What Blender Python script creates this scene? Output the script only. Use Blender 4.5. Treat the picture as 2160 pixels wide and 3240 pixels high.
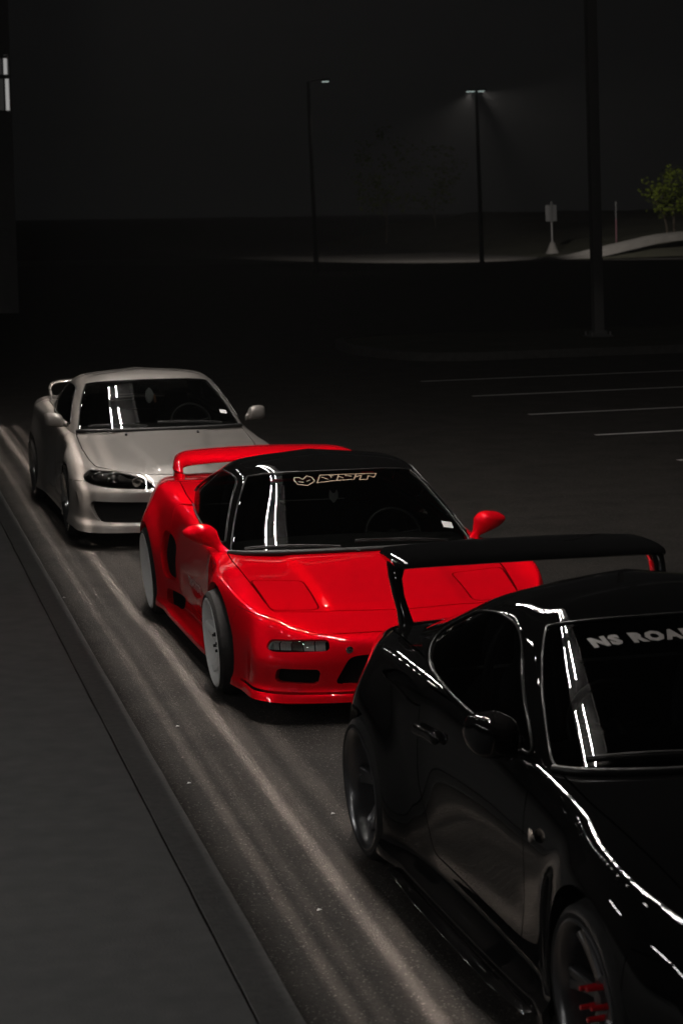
import bpy, math, random
import numpy as np
from mathutils import Matrix, Vector
from mathutils.bvhtree import BVHTree

random.seed(7)
RNG = np.random.default_rng(7)
for _o in list(bpy.data.objects):
    bpy.data.objects.remove(_o, do_unlink=True)
scene = bpy.context.scene
COL = scene.collection

# ------------------------------------------------------------------ camera
cam_data = bpy.data.cameras.new('camera')
cam = bpy.data.objects.new('camera', cam_data)
COL.objects.link(cam)
cam_data.sensor_fit = 'VERTICAL'
cam_data.sensor_height = 36.0
cam_data.lens = 75.0
cam_data.clip_start = 0.1
cam_data.clip_end = 2000.0
RIGHT = Vector((0.97414173, -0.22550004, -0.01405779))
UP = Vector((0.04524176, 0.13372448, 0.98998533))
FWD = Vector((0.22136186, 0.96502202, -0.14046861))
CAM = Vector((0.0, 0.0, 2.73))
cam.matrix_world = Matrix(((RIGHT.x, UP.x, -FWD.x, CAM.x), (RIGHT.y, UP.y, -FWD.y, CAM.y),
                           (RIGHT.z, UP.z, -FWD.z, CAM.z), (0, 0, 0, 1)))
cam_data.dof.use_dof = True
cam_data.dof.focus_distance = 12.6
cam_data.dof.aperture_fstop = 5.0
scene.camera = cam

# ------------------------------------------------------------------ night sky
world = bpy.data.worlds.new('World')
scene.world = world
world.use_nodes = True
_bg = world.node_tree.nodes['Background']
_bg.inputs['Color'].default_value = (1.0, 1.0, 1.0, 1)
_bg.inputs['Strength'].default_value = 0.0035
scene.view_settings.view_transform = 'Standard'
scene.view_settings.look = 'None'
scene.view_settings.exposure = 0.0
scene.view_settings.gamma = 1.0
scene.cycles.use_denoising = True
scene.cycles.max_bounces = 8
scene.cycles.transparent_max_bounces = 12
scene.cycles.sample_clamp_indirect = 4.0
scene.cycles.caustics_reflective = False
scene.cycles.caustics_refractive = False


# ------------------------------------------------------------------ materials
def mat(name, color, rough=0.5, metal=0.0, coat=0.0, spec=0.5, emit=None, estr=0.0, coat_rough=0.03):
    m = bpy.data.materials.new(name)
    m.use_nodes = True
    b = m.node_tree.nodes['Principled BSDF']
    b.inputs['Base Color'].default_value = (*color, 1)
    b.inputs['Roughness'].default_value = rough
    b.inputs['Metallic'].default_value = metal
    b.inputs['Coat Weight'].default_value = coat
    b.inputs['Coat Roughness'].default_value = coat_rough
    b.inputs['Specular IOR Level'].default_value = spec
    if emit:
        b.inputs['Emission Color'].default_value = (*emit, 1)
        b.inputs['Emission Strength'].default_value = estr
    return m


def noise_mat(name, c1, c2, scale, rough=0.8, bump=0.0, bscale=None, spec=0.3, detail=6, specks=None):
    m = mat(name, c1, rough, spec=spec)
    nt = m.node_tree
    b = nt.nodes['Principled BSDF']
    tc = nt.nodes.new('ShaderNodeTexCoord')
    n1 = nt.nodes.new('ShaderNodeTexNoise')
    n1.inputs['Scale'].default_value = scale
    n1.inputs['Detail'].default_value = detail
    n2 = nt.nodes.new('ShaderNodeTexNoise')
    n2.inputs['Scale'].default_value = scale * 0.05
    n2.inputs['Detail'].default_value = 5
    nt.links.new(tc.outputs['Object'], n1.inputs['Vector'])
    nt.links.new(tc.outputs['Object'], n2.inputs['Vector'])
    add = nt.nodes.new('ShaderNodeMath')
    add.operation = 'ADD'
    nt.links.new(n1.outputs['Fac'], add.inputs[0])
    nt.links.new(n2.outputs['Fac'], add.inputs[1])
    mr = nt.nodes.new('ShaderNodeMapRange')
    mr.inputs['From Min'].default_value = 0.72
    mr.inputs['From Max'].default_value = 1.3
    nt.links.new(add.outputs[0], mr.inputs['Value'])
    mx = nt.nodes.new('ShaderNodeMix')
    mx.data_type = 'RGBA'
    mx.inputs['A'].default_value = (*c1, 1)
    mx.inputs['B'].default_value = (*c2, 1)
    nt.links.new(mr.outputs['Result'], mx.inputs['Factor'])
    out = mx.outputs['Result']
    if specks:
        vo = nt.nodes.new('ShaderNodeTexVoronoi')
        vo.inputs['Scale'].default_value = specks[0]
        nt.links.new(tc.outputs['Object'], vo.inputs['Vector'])
        sx = nt.nodes.new('ShaderNodeSeparateColor')
        nt.links.new(vo.outputs['Color'], sx.inputs['Color'])
        gt = nt.nodes.new('ShaderNodeMath')
        gt.operation = 'GREATER_THAN'
        gt.inputs[1].default_value = specks[1]
        nt.links.new(sx.outputs['Red'], gt.inputs[0])
        m2 = nt.nodes.new('ShaderNodeMix')
        m2.data_type = 'RGBA'
        m2.inputs['B'].default_value = (*specks[2], 1)
        nt.links.new(gt.outputs[0], m2.inputs['Factor'])
        nt.links.new(out, m2.inputs['A'])
        out = m2.outputs['Result']
    nt.links.new(out, b.inputs['Base Color'])
    if bump:
        nb = nt.nodes.new('ShaderNodeTexNoise')
        nb.inputs['Scale'].default_value = bscale or scale
        nb.inputs['Detail'].default_value = 4
        nt.links.new(tc.outputs['Object'], nb.inputs['Vector'])
        bp = nt.nodes.new('ShaderNodeBump')
        bp.inputs['Strength'].default_value = bump
        bp.inputs['Distance'].default_value = 0.01
        nt.links.new(nb.outputs['Fac'], bp.inputs['Height'])
        nt.links.new(bp.outputs['Normal'], b.inputs['Normal'])
    return m


def paint(name, color, metal=0.0, rough=0.4, flake=0.0, coat=1.0, peel=0.015):
    """Car paint: base coat under a clear coat with a trace of orange peel."""
    m = mat(name, color, rough, metal, coat=coat, spec=0.0 if metal == 0 else 0.3, coat_rough=0.02)
    nt = m.node_tree
    b = nt.nodes['Principled BSDF']
    tc = nt.nodes.new('ShaderNodeTexCoord')
    nz = nt.nodes.new('ShaderNodeTexNoise')
    nz.inputs['Scale'].default_value = 60
    nz.inputs['Detail'].default_value = 2
    nt.links.new(tc.outputs['Object'], nz.inputs['Vector'])
    bp = nt.nodes.new('ShaderNodeBump')
    bp.inputs['Strength'].default_value = peel
    bp.inputs['Distance'].default_value = 0.004
    nt.links.new(nz.outputs['Fac'], bp.inputs['Height'])
    nt.links.new(bp.outputs['Normal'], b.inputs['Coat Normal'])
    dn = nt.nodes.new('ShaderNodeTexNoise')          # road film: the clear coat is not equally clean
    dn.inputs['Scale'].default_value = 3.0
    dn.inputs['Detail'].default_value = 6
    nt.links.new(tc.outputs['Object'], dn.inputs['Vector'])
    mr = nt.nodes.new('ShaderNodeMapRange')
    mr.inputs['From Min'].default_value = 0.35
    mr.inputs['From Max'].default_value = 0.75
    mr.inputs['To Min'].default_value = 0.004
    mr.inputs['To Max'].default_value = 0.025
    nt.links.new(dn.outputs['Fac'], mr.inputs['Value'])
    nt.links.new(mr.outputs['Result'], b.inputs['Coat Roughness'])
    b.inputs['Coat IOR'].default_value = 1.42
    return m


def glass_mat(name, tint, trans=0.55):
    """Tinted automotive glass: a clear reflecting face, the rest let through darkened."""
    m = bpy.data.materials.new(name)
    m.use_nodes = True
    nt = m.node_tree
    nt.nodes.clear()
    out = nt.nodes.new('ShaderNodeOutputMaterial')
    mx = nt.nodes.new('ShaderNodeMixShader')
    fr = nt.nodes.new('ShaderNodeFresnel')
    fr.inputs['IOR'].default_value = 1.52
    tr = nt.nodes.new('ShaderNodeBsdfTransparent')
    tr.inputs['Color'].default_value = (*tint, 1)
    gl = nt.nodes.new('ShaderNodeBsdfGlossy')
    gl.inputs['Roughness'].default_value = 0.004
    nt.links.new(fr.outputs[0], mx.inputs[0])
    nt.links.new(tr.outputs[0], mx.inputs[1])
    nt.links.new(gl.outputs[0], mx.inputs[2])
    nt.links.new(mx.outputs[0], out.inputs['Surface'])
    return m


M = {}
M['asphalt'] = noise_mat('asphalt', (0.012, 0.0105, 0.009), (0.044, 0.039, 0.034), 48, 0.85, bump=1.0, bscale=120,
                         specks=(150, 0.96, (0.12, 0.11, 0.10)))
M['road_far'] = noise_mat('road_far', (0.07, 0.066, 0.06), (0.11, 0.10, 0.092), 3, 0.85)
M['concrete'] = noise_mat('concrete', (0.165, 0.166, 0.166), (0.225, 0.224, 0.22), 7, 0.85, bump=0.25, bscale=90)
M['kerb'] = noise_mat('kerb', (0.12, 0.119, 0.115), (0.17, 0.168, 0.163), 24, 0.85, bump=0.3, bscale=70)
M['island_kerb'] = noise_mat('dark_island_kerb', (0.05, 0.049, 0.047), (0.085, 0.083, 0.08), 9, 0.9)  # kerb concrete set darker for the island
M['line_paint'] = noise_mat('line_paint', (0.62, 0.61, 0.59), (0.80, 0.79, 0.77), 30, 0.7, bump=0.2)
M['red'] = paint('red_paint', (0.66, 0.0, 0.008), rough=0.42, metal=0.22)
_rb = M['red'].node_tree.nodes['Principled BSDF']
_rb.inputs['Specular IOR Level'].default_value = 0.0
_rb.inputs['Specular Tint'].default_value = (0.8, 0.0, 0.01, 1)
M['silver'] = paint('silver_paint', (0.225, 0.21, 0.196), metal=0.45, rough=0.42)
M['black'] = paint('black_paint', (0.0035, 0.0035, 0.0036), rough=0.5)
M['roof_black'] = paint('black_roof_paint', (0.0035, 0.0035, 0.0035), rough=0.5)
M['dark'] = mat('dark_underbody', (0.006, 0.006, 0.006), 0.9, spec=0.1)
M['plastic'] = mat('black_plastic', (0.012, 0.012, 0.012), 0.45, spec=0.4)
M['rubber'] = noise_mat('tyre_rubber', (0.012, 0.012, 0.012), (0.02, 0.02, 0.02), 40, 0.75, bump=0.2, spec=0.25)
M['seal'] = mat('rubber_seal', (0.015, 0.015, 0.015), 0.32, spec=0.5)
M['white_rim'] = paint('white_rim_paint', (0.90, 0.90, 0.89), rough=0.4)
M['rim_silver'] = mat('satin_silver_barrel', (0.42, 0.42, 0.42), 0.38, 0.35)
M['black_rim'] = mat('gunmetal_rim', (0.14, 0.14, 0.145), 0.28, 0.85, coat=.6)
M['chrome'] = mat('polished_lip', (0.72, 0.70, 0.68), 0.12, 1.0)
M['dark_metal'] = mat('dark_cast_metal', (0.05, 0.05, 0.05), 0.5, 0.8)
M['disc'] = mat('brake_disc_steel', (0.30, 0.29, 0.28), 0.35, 0.9)
M['red_nut'] = mat('red_anodised_nut', (0.75, 0.01, 0.02), 0.25, 0.3, coat=0.6)
M['seat'] = noise_mat('seat_cloth', (0.030, 0.030, 0.031), (0.05, 0.05, 0.05), 80, 0.9)
M['dash'] = noise_mat('dash_vinyl', (0.030, 0.029, 0.028), (0.042, 0.041, 0.04), 120, 0.65, bump=0.2)
M['glass'] = glass_mat('tinted_glass', (0.28, 0.295, 0.29))
M['glass_dark'] = glass_mat('dark_tinted_glass', (0.16, 0.165, 0.165))
M['lens'] = glass_mat('clear_lens', (0.82, 0.82, 0.82))
M['lamp_chrome'] = mat('lamp_reflector', (0.55, 0.55, 0.55), 0.18, 1.0)
M['lamp_dark'] = mat('smoked_lamp_bowl', (0.10, 0.095, 0.09), 0.35, 0.5)
M['lamp_white'] = mat('ribbed_reflector', (0.85, 0.84, 0.82), 0.35, 0.1)
M['amber'] = mat('lamp_segment', (0.42, 0.38, 0.34), 0.25, 0.3)
M['gold_vinyl'] = mat('gold_outline_vinyl', (0.30, 0.20, 0.12), 0.5)
M['grey_vinyl'] = mat('pale_vinyl', (0.13, 0.12, 0.114), 0.5)
M['white_vinyl'] = mat('white_vinyl', (0.7, 0.7, 0.68), 0.5)
M['ornament'] = mat('pale_card', (0.7, 0.7, 0.7), 0.6)
M['orange'] = mat('dull_orange', (0.4, 0.2, 0.1), 0.6)
M['green_lens'] = mat('green_sticker', (0.05, 0.35, 0.14), 0.5)
M['post'] = mat('galvanised_post', (0.35, 0.34, 0.34), 0.5, 0.5)
M['pole'] = mat('grey_painted_pole', (0.13, 0.13, 0.13), 0.55, 0.0)
M['bark'] = noise_mat('bark', (0.05, 0.04, 0.03), (0.09, 0.07, 0.05), 20, 0.9)
M['grass'] = noise_mat('verge_grass', (0.03, 0.033, 0.018), (0.07, 0.065, 0.045), 1.5, 0.95)
M['path'] = noise_mat('path_concrete', (0.22, 0.21, 0.195), (0.30, 0.285, 0.265), 2, 0.9)
M['sign_back'] = mat('sign_sheet', (0.22, 0.22, 0.22), 0.4, 0.3)
M['pink_post'] = mat('pink_marker', (0.30, 0.14, 0.17), 0.6)
M['stucco'] = noise_mat('grey_stucco', (0.28, 0.28, 0.28), (0.34, 0.34, 0.34), 6, 0.9)
M['steel_dark'] = mat('dark_fixture_steel', (0.03, 0.03, 0.03), 0.8)


def leaf_mat(name, c):
    m = mat(name, c, 0.8, spec=0.08)
    nt = m.node_tree
    b = nt.nodes['Principled BSDF']
    oi = nt.nodes.new('ShaderNodeTexCoord')
    nz = nt.nodes.new('ShaderNodeTexNoise')
    nz.inputs['Scale'].default_value = 1.4
    nt.links.new(oi.outputs['Object'], nz.inputs['Vector'])
    mx = nt.nodes.new('ShaderNodeMix')
    mx.data_type = 'RGBA'
    mx.inputs['A'].default_value = (c[0] * 0.6, c[1] * 0.6, c[2] * 0.6, 1)
    mx.inputs['B'].default_value = (c[0] * 1.4, c[1] * 1.4, c[2] * 1.2, 1)
    nt.links.new(nz.outputs['Fac'], mx.inputs['Factor'])
    nt.links.new(mx.outputs['Result'], b.inputs['Base Color'])
    return m


M['leaf'] = leaf_mat('leaf', (0.10, 0.13, 0.015))


def emitter(name, color, strength):
    return mat(name, (0.8, 0.8, 0.8), 0.5, emit=color, estr=strength)


# ------------------------------------------------------------------ object helpers
def tag(o, label=None, cat=None, group=None, kind=None):
    if label:
        o['label'] = label
    if cat:
        o['category'] = cat
    if group:
        o['group'] = group
    if kind:
        o['kind'] = kind
    return o


def empty(name, loc=(0, 0, 0), rz=0.0, parent=None):
    o = bpy.data.objects.new(name, None)
    o.empty_display_size = 0.2
    COL.objects.link(o)
    o.location = loc
    o.rotation_euler = (0, 0, rz)
    if parent:
        o.parent = parent
    return o


def mesh_data(name, V, F, m, smooth=None, normals=None):
    me = bpy.data.meshes.new(name)
    V = np.asarray(V, float)
    if isinstance(F, np.ndarray):
        nf = len(F)
        k = F.shape[1]
        me.vertices.add(len(V))
        me.vertices.foreach_set('co', V.ravel())
        me.loops.add(nf * k)
        me.loops.foreach_set('vertex_index', F.astype(np.int32).ravel())
        me.polygons.add(nf)
        me.polygons.foreach_set('loop_start', np.arange(0, nf * k, k, dtype=np.int32))
        me.update(calc_edges=True)
        me.validate()
    else:
        me.from_pydata(V.tolist(), [], F)
        me.update()
    if smooth is None:
        me.shade_flat()
    else:
        me.shade_smooth()
        if smooth < 179:
            me.set_sharp_from_angle(angle=math.radians(smooth))
    if normals is not None:
        me.shade_smooth()
        me.normals_split_custom_set_from_vertices(np.asarray(normals).tolist())
    me.materials.append(m)
    return me


def obj(name, V, F, m, parent=None, smooth=None, normals=None):
    o = bpy.data.objects.new(name, mesh_data(name, V, F, m, smooth, normals))
    COL.objects.link(o)
    if parent:
        o.parent = parent
    return o


class MB:
    """Collects simple shapes into one mesh."""
    def __init__(self):
        self.V, self.F = [], []

    def add(self, V, F):
        b = len(self.V)
        self.V += [tuple(map(float, v)) for v in V]
        self.F += [tuple(int(i) + b for i in f) for f in F]
        return self

    def box(self, x0, x1, y0, y1, z0, z1):
        V = [(x, y, z) for x in (x0, x1) for y in (y0, y1) for z in (z0, z1)]
        F = [(0, 1, 3, 2), (4, 6, 7, 5), (0, 4, 5, 1), (2, 3, 7, 6), (0, 2, 6, 4), (1, 5, 7, 3)]
        return self.add(V, F)

    def bbox(self, x0, x1, y0, y1, z0, z1, b=0.01):
        """Box with chamfered edges."""
        V, F = rounded_box((x0, y0, z0), (x1, y1, z1), b)
        return self.add(V, F)

    def obox(self, c, ax, ay, az):
        c, ax, ay, az = map(np.asarray, (c, ax, ay, az))
        V = [c + sx * ax + sy * ay + sz * az for sx in (-1, 1) for sy in (-1, 1) for sz in (-1, 1)]
        F = [(0, 1, 3, 2), (4, 6, 7, 5), (0, 4, 5, 1), (2, 3, 7, 6), (0, 2, 6, 4), (1, 5, 7, 3)]
        return self.add(V, F)

    def tube(self, P, r, n=8, cap=True):
        V, F = tube(P, r, n, cap)
        return self.add(V, F)

    def build(self, name, m, parent=None, smooth=None):
        return obj(name, self.V, self.F, m, parent, smooth)


def rounded_box(a, b, r):
    import bmesh
    bm = bmesh.new()
    bmesh.ops.create_cube(bm, size=1.0)
    a, b = np.asarray(a, float), np.asarray(b, float)
    for v in bm.verts:
        v.co = Vector(((a + b) / 2 + np.asarray(v.co) * (b - a)).tolist())
    bmesh.ops.bevel(bm, geom=bm.edges[:], offset=r, segments=2, affect='EDGES', profile=0.6)
    V = [tuple(v.co) for v in bm.verts]
    bm.verts.index_update()
    F = [tuple(v.index for v in f.verts) for f in bm.faces]
    bm.free()
    return V, F


def tube(P, r, n=8, cap=True):
    P = np.asarray(P, float)
    m = len(P)
    r = np.broadcast_to(np.asarray(r, float), (m,))
    T = np.gradient(P, axis=0)
    T /= np.linalg.norm(T, axis=1)[:, None] + 1e-12
    up = np.array([0, 0, 1.0]) if abs(T[0][2]) < 0.9 else np.array([1.0, 0, 0])
    V = []
    a = np.cross(T[0], up)
    a /= np.linalg.norm(a)
    for i in range(m):
        a = a - T[i] * (a @ T[i])
        a /= np.linalg.norm(a) + 1e-12
        b = np.cross(T[i], a)
        for k in range(n):
            t = 2 * math.pi * k / n
            V.append(P[i] + r[i] * (math.cos(t) * a + math.sin(t) * b))
    F = []
    for i in range(m - 1):
        for k in range(n):
            F.append((i * n + k, i * n + (k + 1) % n, (i + 1) * n + (k + 1) % n, (i + 1) * n + k))
    if cap:
        F.append(tuple(range(n - 1, -1, -1)))
        F.append(tuple((m - 1) * n + k for k in range(n)))
    return V, F


def hermite(Y, sub):
    """Monotone cubic interpolation of control rows Y (n, ...) with sub steps per span."""
    Y = np.asarray(Y, float)
    d = np.diff(Y, axis=0)
    n = len(Y)
    m = np.zeros_like(Y)
    a, b = d[:-1], d[1:]
    s = (a * b) > 0
    m[1:-1] = np.where(s, 2 * a * b / np.where(s, a + b, 1), 0)
    m[0], m[-1] = d[0], d[-1]
    out = []
    for i in range(n - 1):
        for k in range(sub):
            t = k / sub
            h00, h10 = 2 * t**3 - 3 * t**2 + 1, t**3 - 2 * t**2 + t
            h01, h11 = -2 * t**3 + 3 * t**2, t**3 - t**2
            out.append(h00 * Y[i] + h10 * m[i] + h01 * Y[i + 1] + h11 * m[i + 1])
    out.append(Y[-1])
    return np.array(out)


def loft(rings, cap=True):
    R = np.asarray(rings, float)
    m, n = R.shape[:2]
    V = R.reshape(-1, 3)
    F = []
    for i in range(m - 1):
        for k in range(n):
            F.append((i * n + k, i * n + (k + 1) % n, (i + 1) * n + (k + 1) % n, (i + 1) * n + k))
    if cap:
        F.append(tuple(range(n - 1, -1, -1)))
        F.append(tuple((m - 1) * n + k for k in range(n)))
    return V, F


def egg(sections, sub=5, n=20, p=2.0):
    """Loft of super-ellipses: sections = (centre, half-axis a vector, half-axis b vector)."""
    C = hermite([s[0] for s in sections], sub)
    A = hermite([s[1] for s in sections], sub)
    B = hermite([s[2] for s in sections], sub)
    t = np.linspace(0, 2 * np.pi, n, endpoint=False)
    ct = np.sign(np.cos(t)) * np.abs(np.cos(t)) ** (2 / p)
    st = np.sign(np.sin(t)) * np.abs(np.sin(t)) ** (2 / p)
    return loft([c + ct[:, None] * a + st[:, None] * b for c, a, b in zip(C, A, B)])


def lathe(profile, n=48, axis='x', close=False):
    """Revolve (axial, radius) points about the x axis."""
    P = np.asarray(profile, float)
    V, F = [], []
    m = len(P)
    for k in range(n):
        t = 2 * math.pi * k / n
        for a, r in P:
            V.append((a, r * math.cos(t), r * math.sin(t)))
    for k in range(n):
        k2 = (k + 1) % n
        for i in range(m - 1 + (1 if close else 0)):
            j = (i + 1) % m
            F.append((k * m + i, k2 * m + i, k2 * m + j, k * m + j))
    return V, F


# ------------------------------------------------------------------ trimmed surfaces (car bodies)
class Surf:
    def __init__(self, V, T, N=None, UV=None):
        self.V, self.T = V, T
        self.UV = UV if UV is not None else np.zeros((len(V), 2))
        self.N = N if N is not None else vnormals(V, T)

    def compact(self):
        used, inv = np.unique(self.T, return_inverse=True)
        return Surf(self.V[used], inv.reshape(-1, 3), self.N[used], self.UV[used])


def vnormals(V, T):
    fn = np.cross(V[T[:, 1]] - V[T[:, 0]], V[T[:, 2]] - V[T[:, 0]])
    N = np.zeros_like(V)
    for k in range(3):
        np.add.at(N, T[:, k], fn)
    return N / (np.linalg.norm(N, axis=1)[:, None] + 1e-15)


def grid_surface(rows, su, sv, smooth=2, flare=None):
    """rows: list (J) of control rows, each (K,3), running front centre -> side -> rear centre; last row = centreline.
    Returns the full symmetric welded Surf."""
    G = np.asarray(rows, float)                # J,K,3
    G = hermite(G, sv)                         # rows dense
    G = np.swapaxes(hermite(np.swapaxes(G, 0, 1), su), 0, 1)
    for _ in range(smooth):
        H = G.copy()
        H[:, 1:-1] = 0.25 * G[:, :-2] + 0.5 * G[:, 1:-1] + 0.25 * G[:, 2:]
        for e, f in ((0, 1), (-1, -2)):       # x mirrored across the centre plane
            H[:, e, 1:] = 0.5 * G[:, e, 1:] + 0.5 * G[:, f, 1:]
            H[:, e, 0] = 0
        G = H.copy()
        H[1:-1] = 0.25 * G[:-2] + 0.5 * G[1:-1] + 0.25 * G[2:]
        H[-1, :, 1:] = 0.5 * G[-1, :, 1:] + 0.5 * G[-2, :, 1:]
        H[-1, :, 0] = 0
        G = H
    G[:, 0, 0] = 0
    G[:, -1, 0] = 0
    G[-1, :, 0] = 0
    if flare:
        G = flare(G)
    J, K = G.shape[:2]
    uv = np.stack(np.meshgrid(np.arange(K) / su, np.arange(J) / sv), -1).reshape(-1, 2)
    V = G.reshape(-1, 3)
    j, k = np.meshgrid(np.arange(J - 1), np.arange(K - 1), indexing='ij')
    a = (j * K + k).ravel()
    b = a + 1
    c = a + K + 1
    d = a + K
    T = np.concatenate([np.stack([a, b, c], 1), np.stack([a, c, d], 1)])
    V2 = V * np.array([-1, 1, 1])
    T2 = T[:, ::-1] + len(V)
    VV, TT, UU = np.concatenate([V, V2]), np.concatenate([T, T2]), np.concatenate([uv, uv])
    key = np.round(VV, 5) + 0.0
    _, first, inv = np.unique(key, axis=0, return_index=True, return_inverse=True)
    inv = inv.reshape(-1)
    T = inv[TT]
    ok = (T[:, 0] != T[:, 1]) & (T[:, 1] != T[:, 2]) & (T[:, 0] != T[:, 2])
    S = Surf(VV[first], T[ok], UV=UU[first])
    return S


def cut(S, s):
    """Split a Surf along s = 0 -> (inside s<0, outside)."""
    s = np.where(np.abs(s) < 1e-7, 1e-7, s)
    T = S.T
    ins = s < 0
    cnt = ins[T].sum(1)
    Tin, Tout = [T[cnt == 3]], [T[cnt == 0]]
    V, N, UV = [S.V], [S.N], [S.UV]
    mixed = T[(cnt == 1) | (cnt == 2)]
    if len(mixed):
        mi = ins[mixed]
        lone_in = mi.sum(1) == 1
        li = np.where(lone_in, np.argmax(mi, 1), np.argmin(mi, 1))
        r = np.arange(len(mixed))
        a, b, c = mixed[r, li], mixed[r, (li + 1) % 3], mixed[r, (li + 2) % 3]
        E = np.concatenate([np.stack([a, b], 1), np.stack([a, c], 1)])
        Es = np.sort(E, 1)
        U, inv = np.unique(Es, axis=0, return_inverse=True)
        inv = inv.reshape(-1)
        t = (s[U[:, 0]] / (s[U[:, 0]] - s[U[:, 1]]))[:, None]
        V.append(S.V[U[:, 0]] * (1 - t) + S.V[U[:, 1]] * t)
        nn = S.N[U[:, 0]] * (1 - t) + S.N[U[:, 1]] * t
        N.append(nn / (np.linalg.norm(nn, axis=1)[:, None] + 1e-12))
        UV.append(S.UV[U[:, 0]] * (1 - t) + S.UV[U[:, 1]] * t)
        p = len(S.V) + inv[:len(mixed)]
        q = len(S.V) + inv[len(mixed):]
        t1 = np.stack([a, p, q], 1)
        t2 = np.concatenate([np.stack([p, b, c], 1), np.stack([p, c, q], 1)])
        l2 = np.concatenate([lone_in, lone_in])
        Tin += [t1[lone_in], t2[~l2]]
        Tout += [t1[~lone_in], t2[l2]]
    V, N, UV = np.concatenate(V), np.concatenate(N), np.concatenate(UV)
    return (Surf(V, np.concatenate(Tin), N, UV).compact(), Surf(V, np.concatenate(Tout), N, UV).compact())


def panel(S, f, gap=0.003):
    """Take the panel inside field f out of S, leaving a shut line of 2*gap."""
    s = f(S)
    P, _ = cut(S, s + gap)
    _, R = cut(S, s - gap)
    return P, R


def sd_poly(P, poly):
    poly = np.asarray(poly, float)
    d = np.full(len(P), 1e9)
    inside = np.zeros(len(P), bool)
    n = len(poly)
    for i in range(n):
        a, b = poly[i], poly[(i + 1) % n]
        e = b - a
        w = P - a
        t = np.clip((w @ e) / (e @ e + 1e-12), 0, 1)
        d = np.minimum(d, np.linalg.norm(w - t[:, None] * e, axis=1))
        c = ((a[1] <= P[:, 1]) & (b[1] > P[:, 1])) | ((b[1] <= P[:, 1]) & (a[1] > P[:, 1]))
        with np.errstate(divide='ignore', invalid='ignore'):
            xi = a[0] + (P[:, 1] - a[1]) * e[0] / (e[1] if abs(e[1]) > 1e-12 else 1e-12)
        inside ^= c & (P[:, 0] < xi)
    return np.where(inside, -d, d)


def rnd(poly, r, n=5):
    """Round the corners of a polygon."""
    poly = [np.asarray(p, float) for p in poly]
    out = []
    m = len(poly)
    for i in range(m):
        a, b, c = poly[i - 1], poly[i], poly[(i + 1) % m]
        u, v = a - b, c - b
        lu, lv = np.linalg.norm(u), np.linalg.norm(v)
        k = min(r, 0.45 * lu, 0.45 * lv)
        p, q = b + u / lu * k, b + v / lv * k
        for t in np.linspace(0, 1, n):
            out.append((1 - t)**2 * p + 2 * t * (1 - t) * b + t**2 * q)
    return np.array(out)


def f_yz(poly, xmin=0.45, side=0):
    def f(S):
        s = sd_poly(S.V[:, 1:3], poly)
        x = S.V[:, 0] if side == 1 else (-S.V[:, 0] if side == -1 else np.abs(S.V[:, 0]))
        return np.where(x > xmin, s, 1.0)
    return f


def f_xz(poly, ymax=-1.2, sym=True, ymin=None):
    def f(S):
        P = S.V[:, [0, 2]].copy()
        if sym:
            P[:, 0] = np.abs(P[:, 0])
        s = sd_poly(P, poly)
        ok = (S.V[:, 1] < ymax) if ymin is None else (S.V[:, 1] > ymin)
        return np.where(ok, s, 1.0)
    return f


def f_xy(poly, zmin=0.4, sym=True):
    def f(S):
        P = S.V[:, :2].copy()
        if sym:
            P[:, 0] = np.abs(P[:, 0])
        return np.where(S.V[:, 2] > zmin, sd_poly(P, poly), 1.0)
    return f


def f_circ(y, z, R, xmin=0.5):
    def f(S):
        r = np.hypot(S.V[:, 1] - y, S.V[:, 2] - z)
        return np.maximum(r - R, (xmin - np.abs(S.V[:, 0])))
    return f


def split_x(S):
    L, R = cut(S, S.V[:, 0].copy())
    return L, R


def boundary(S):
    T = S.T
    E = np.concatenate([T[:, [0, 1]], T[:, [1, 2]], T[:, [2, 0]]])
    n = len(S.V)
    k1 = E[:, 0].astype(np.int64) * n + E[:, 1]
    k2 = E[:, 1].astype(np.int64) * n + E[:, 0]
    return E[~np.isin(k1, k2)]


def loops(S, minlen=6):
    nxt = {}
    for a, b in boundary(S):
        nxt.setdefault(int(a), []).append(int(b))
    out = []
    while nxt:
        a = next(iter(nxt))
        L = [a]
        while True:
            b = nxt.get(L[-1])
            if not b:
                break
            c = b.pop()
            if not b:
                del nxt[L[-1]]
            if c == L[0]:
                break
            L.append(c)
        if len(L) >= minlen:
            out.append(L)
    return out


def emit(S, name, m, parent, rim=0.014, offset=0.0):
    """Link a Surf as a mesh object whose edges are folded inwards by rim."""
    if len(S.T) == 0:
        return None
    V = S.V + S.N * offset
    N = S.N
    T = S.T
    if rim:
        B = boundary(S)
        n = len(V)
        a, b = B[:, 0], B[:, 1]
        d = V[b] - V[a]
        rn = np.cross(d, N[a])
        rn /= np.linalg.norm(rn, axis=1)[:, None] + 1e-12
        k = len(B)
        V = np.concatenate([V, V[a], V[b], V[a] - N[a] * rim, V[b] - N[b] * rim])
        N = np.concatenate([N, rn, rn, rn, rn])
        i = np.arange(k)
        A1, B1, A2, B2 = n + i, n + k + i, n + 2 * k + i, n + 3 * k + i
        T = np.concatenate([T, np.stack([B1, A1, A2], 1), np.stack([B1, A2, B2], 1)])
    return obj(name, V, T.astype(np.int32), m, parent, normals=N)


def pair(S, name, m, parent, rim=0.014, offset=0.0):
    out = []
    for h in split_x(S):
        out.append(emit(h, name, m, parent, rim, offset))
    return out


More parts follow.
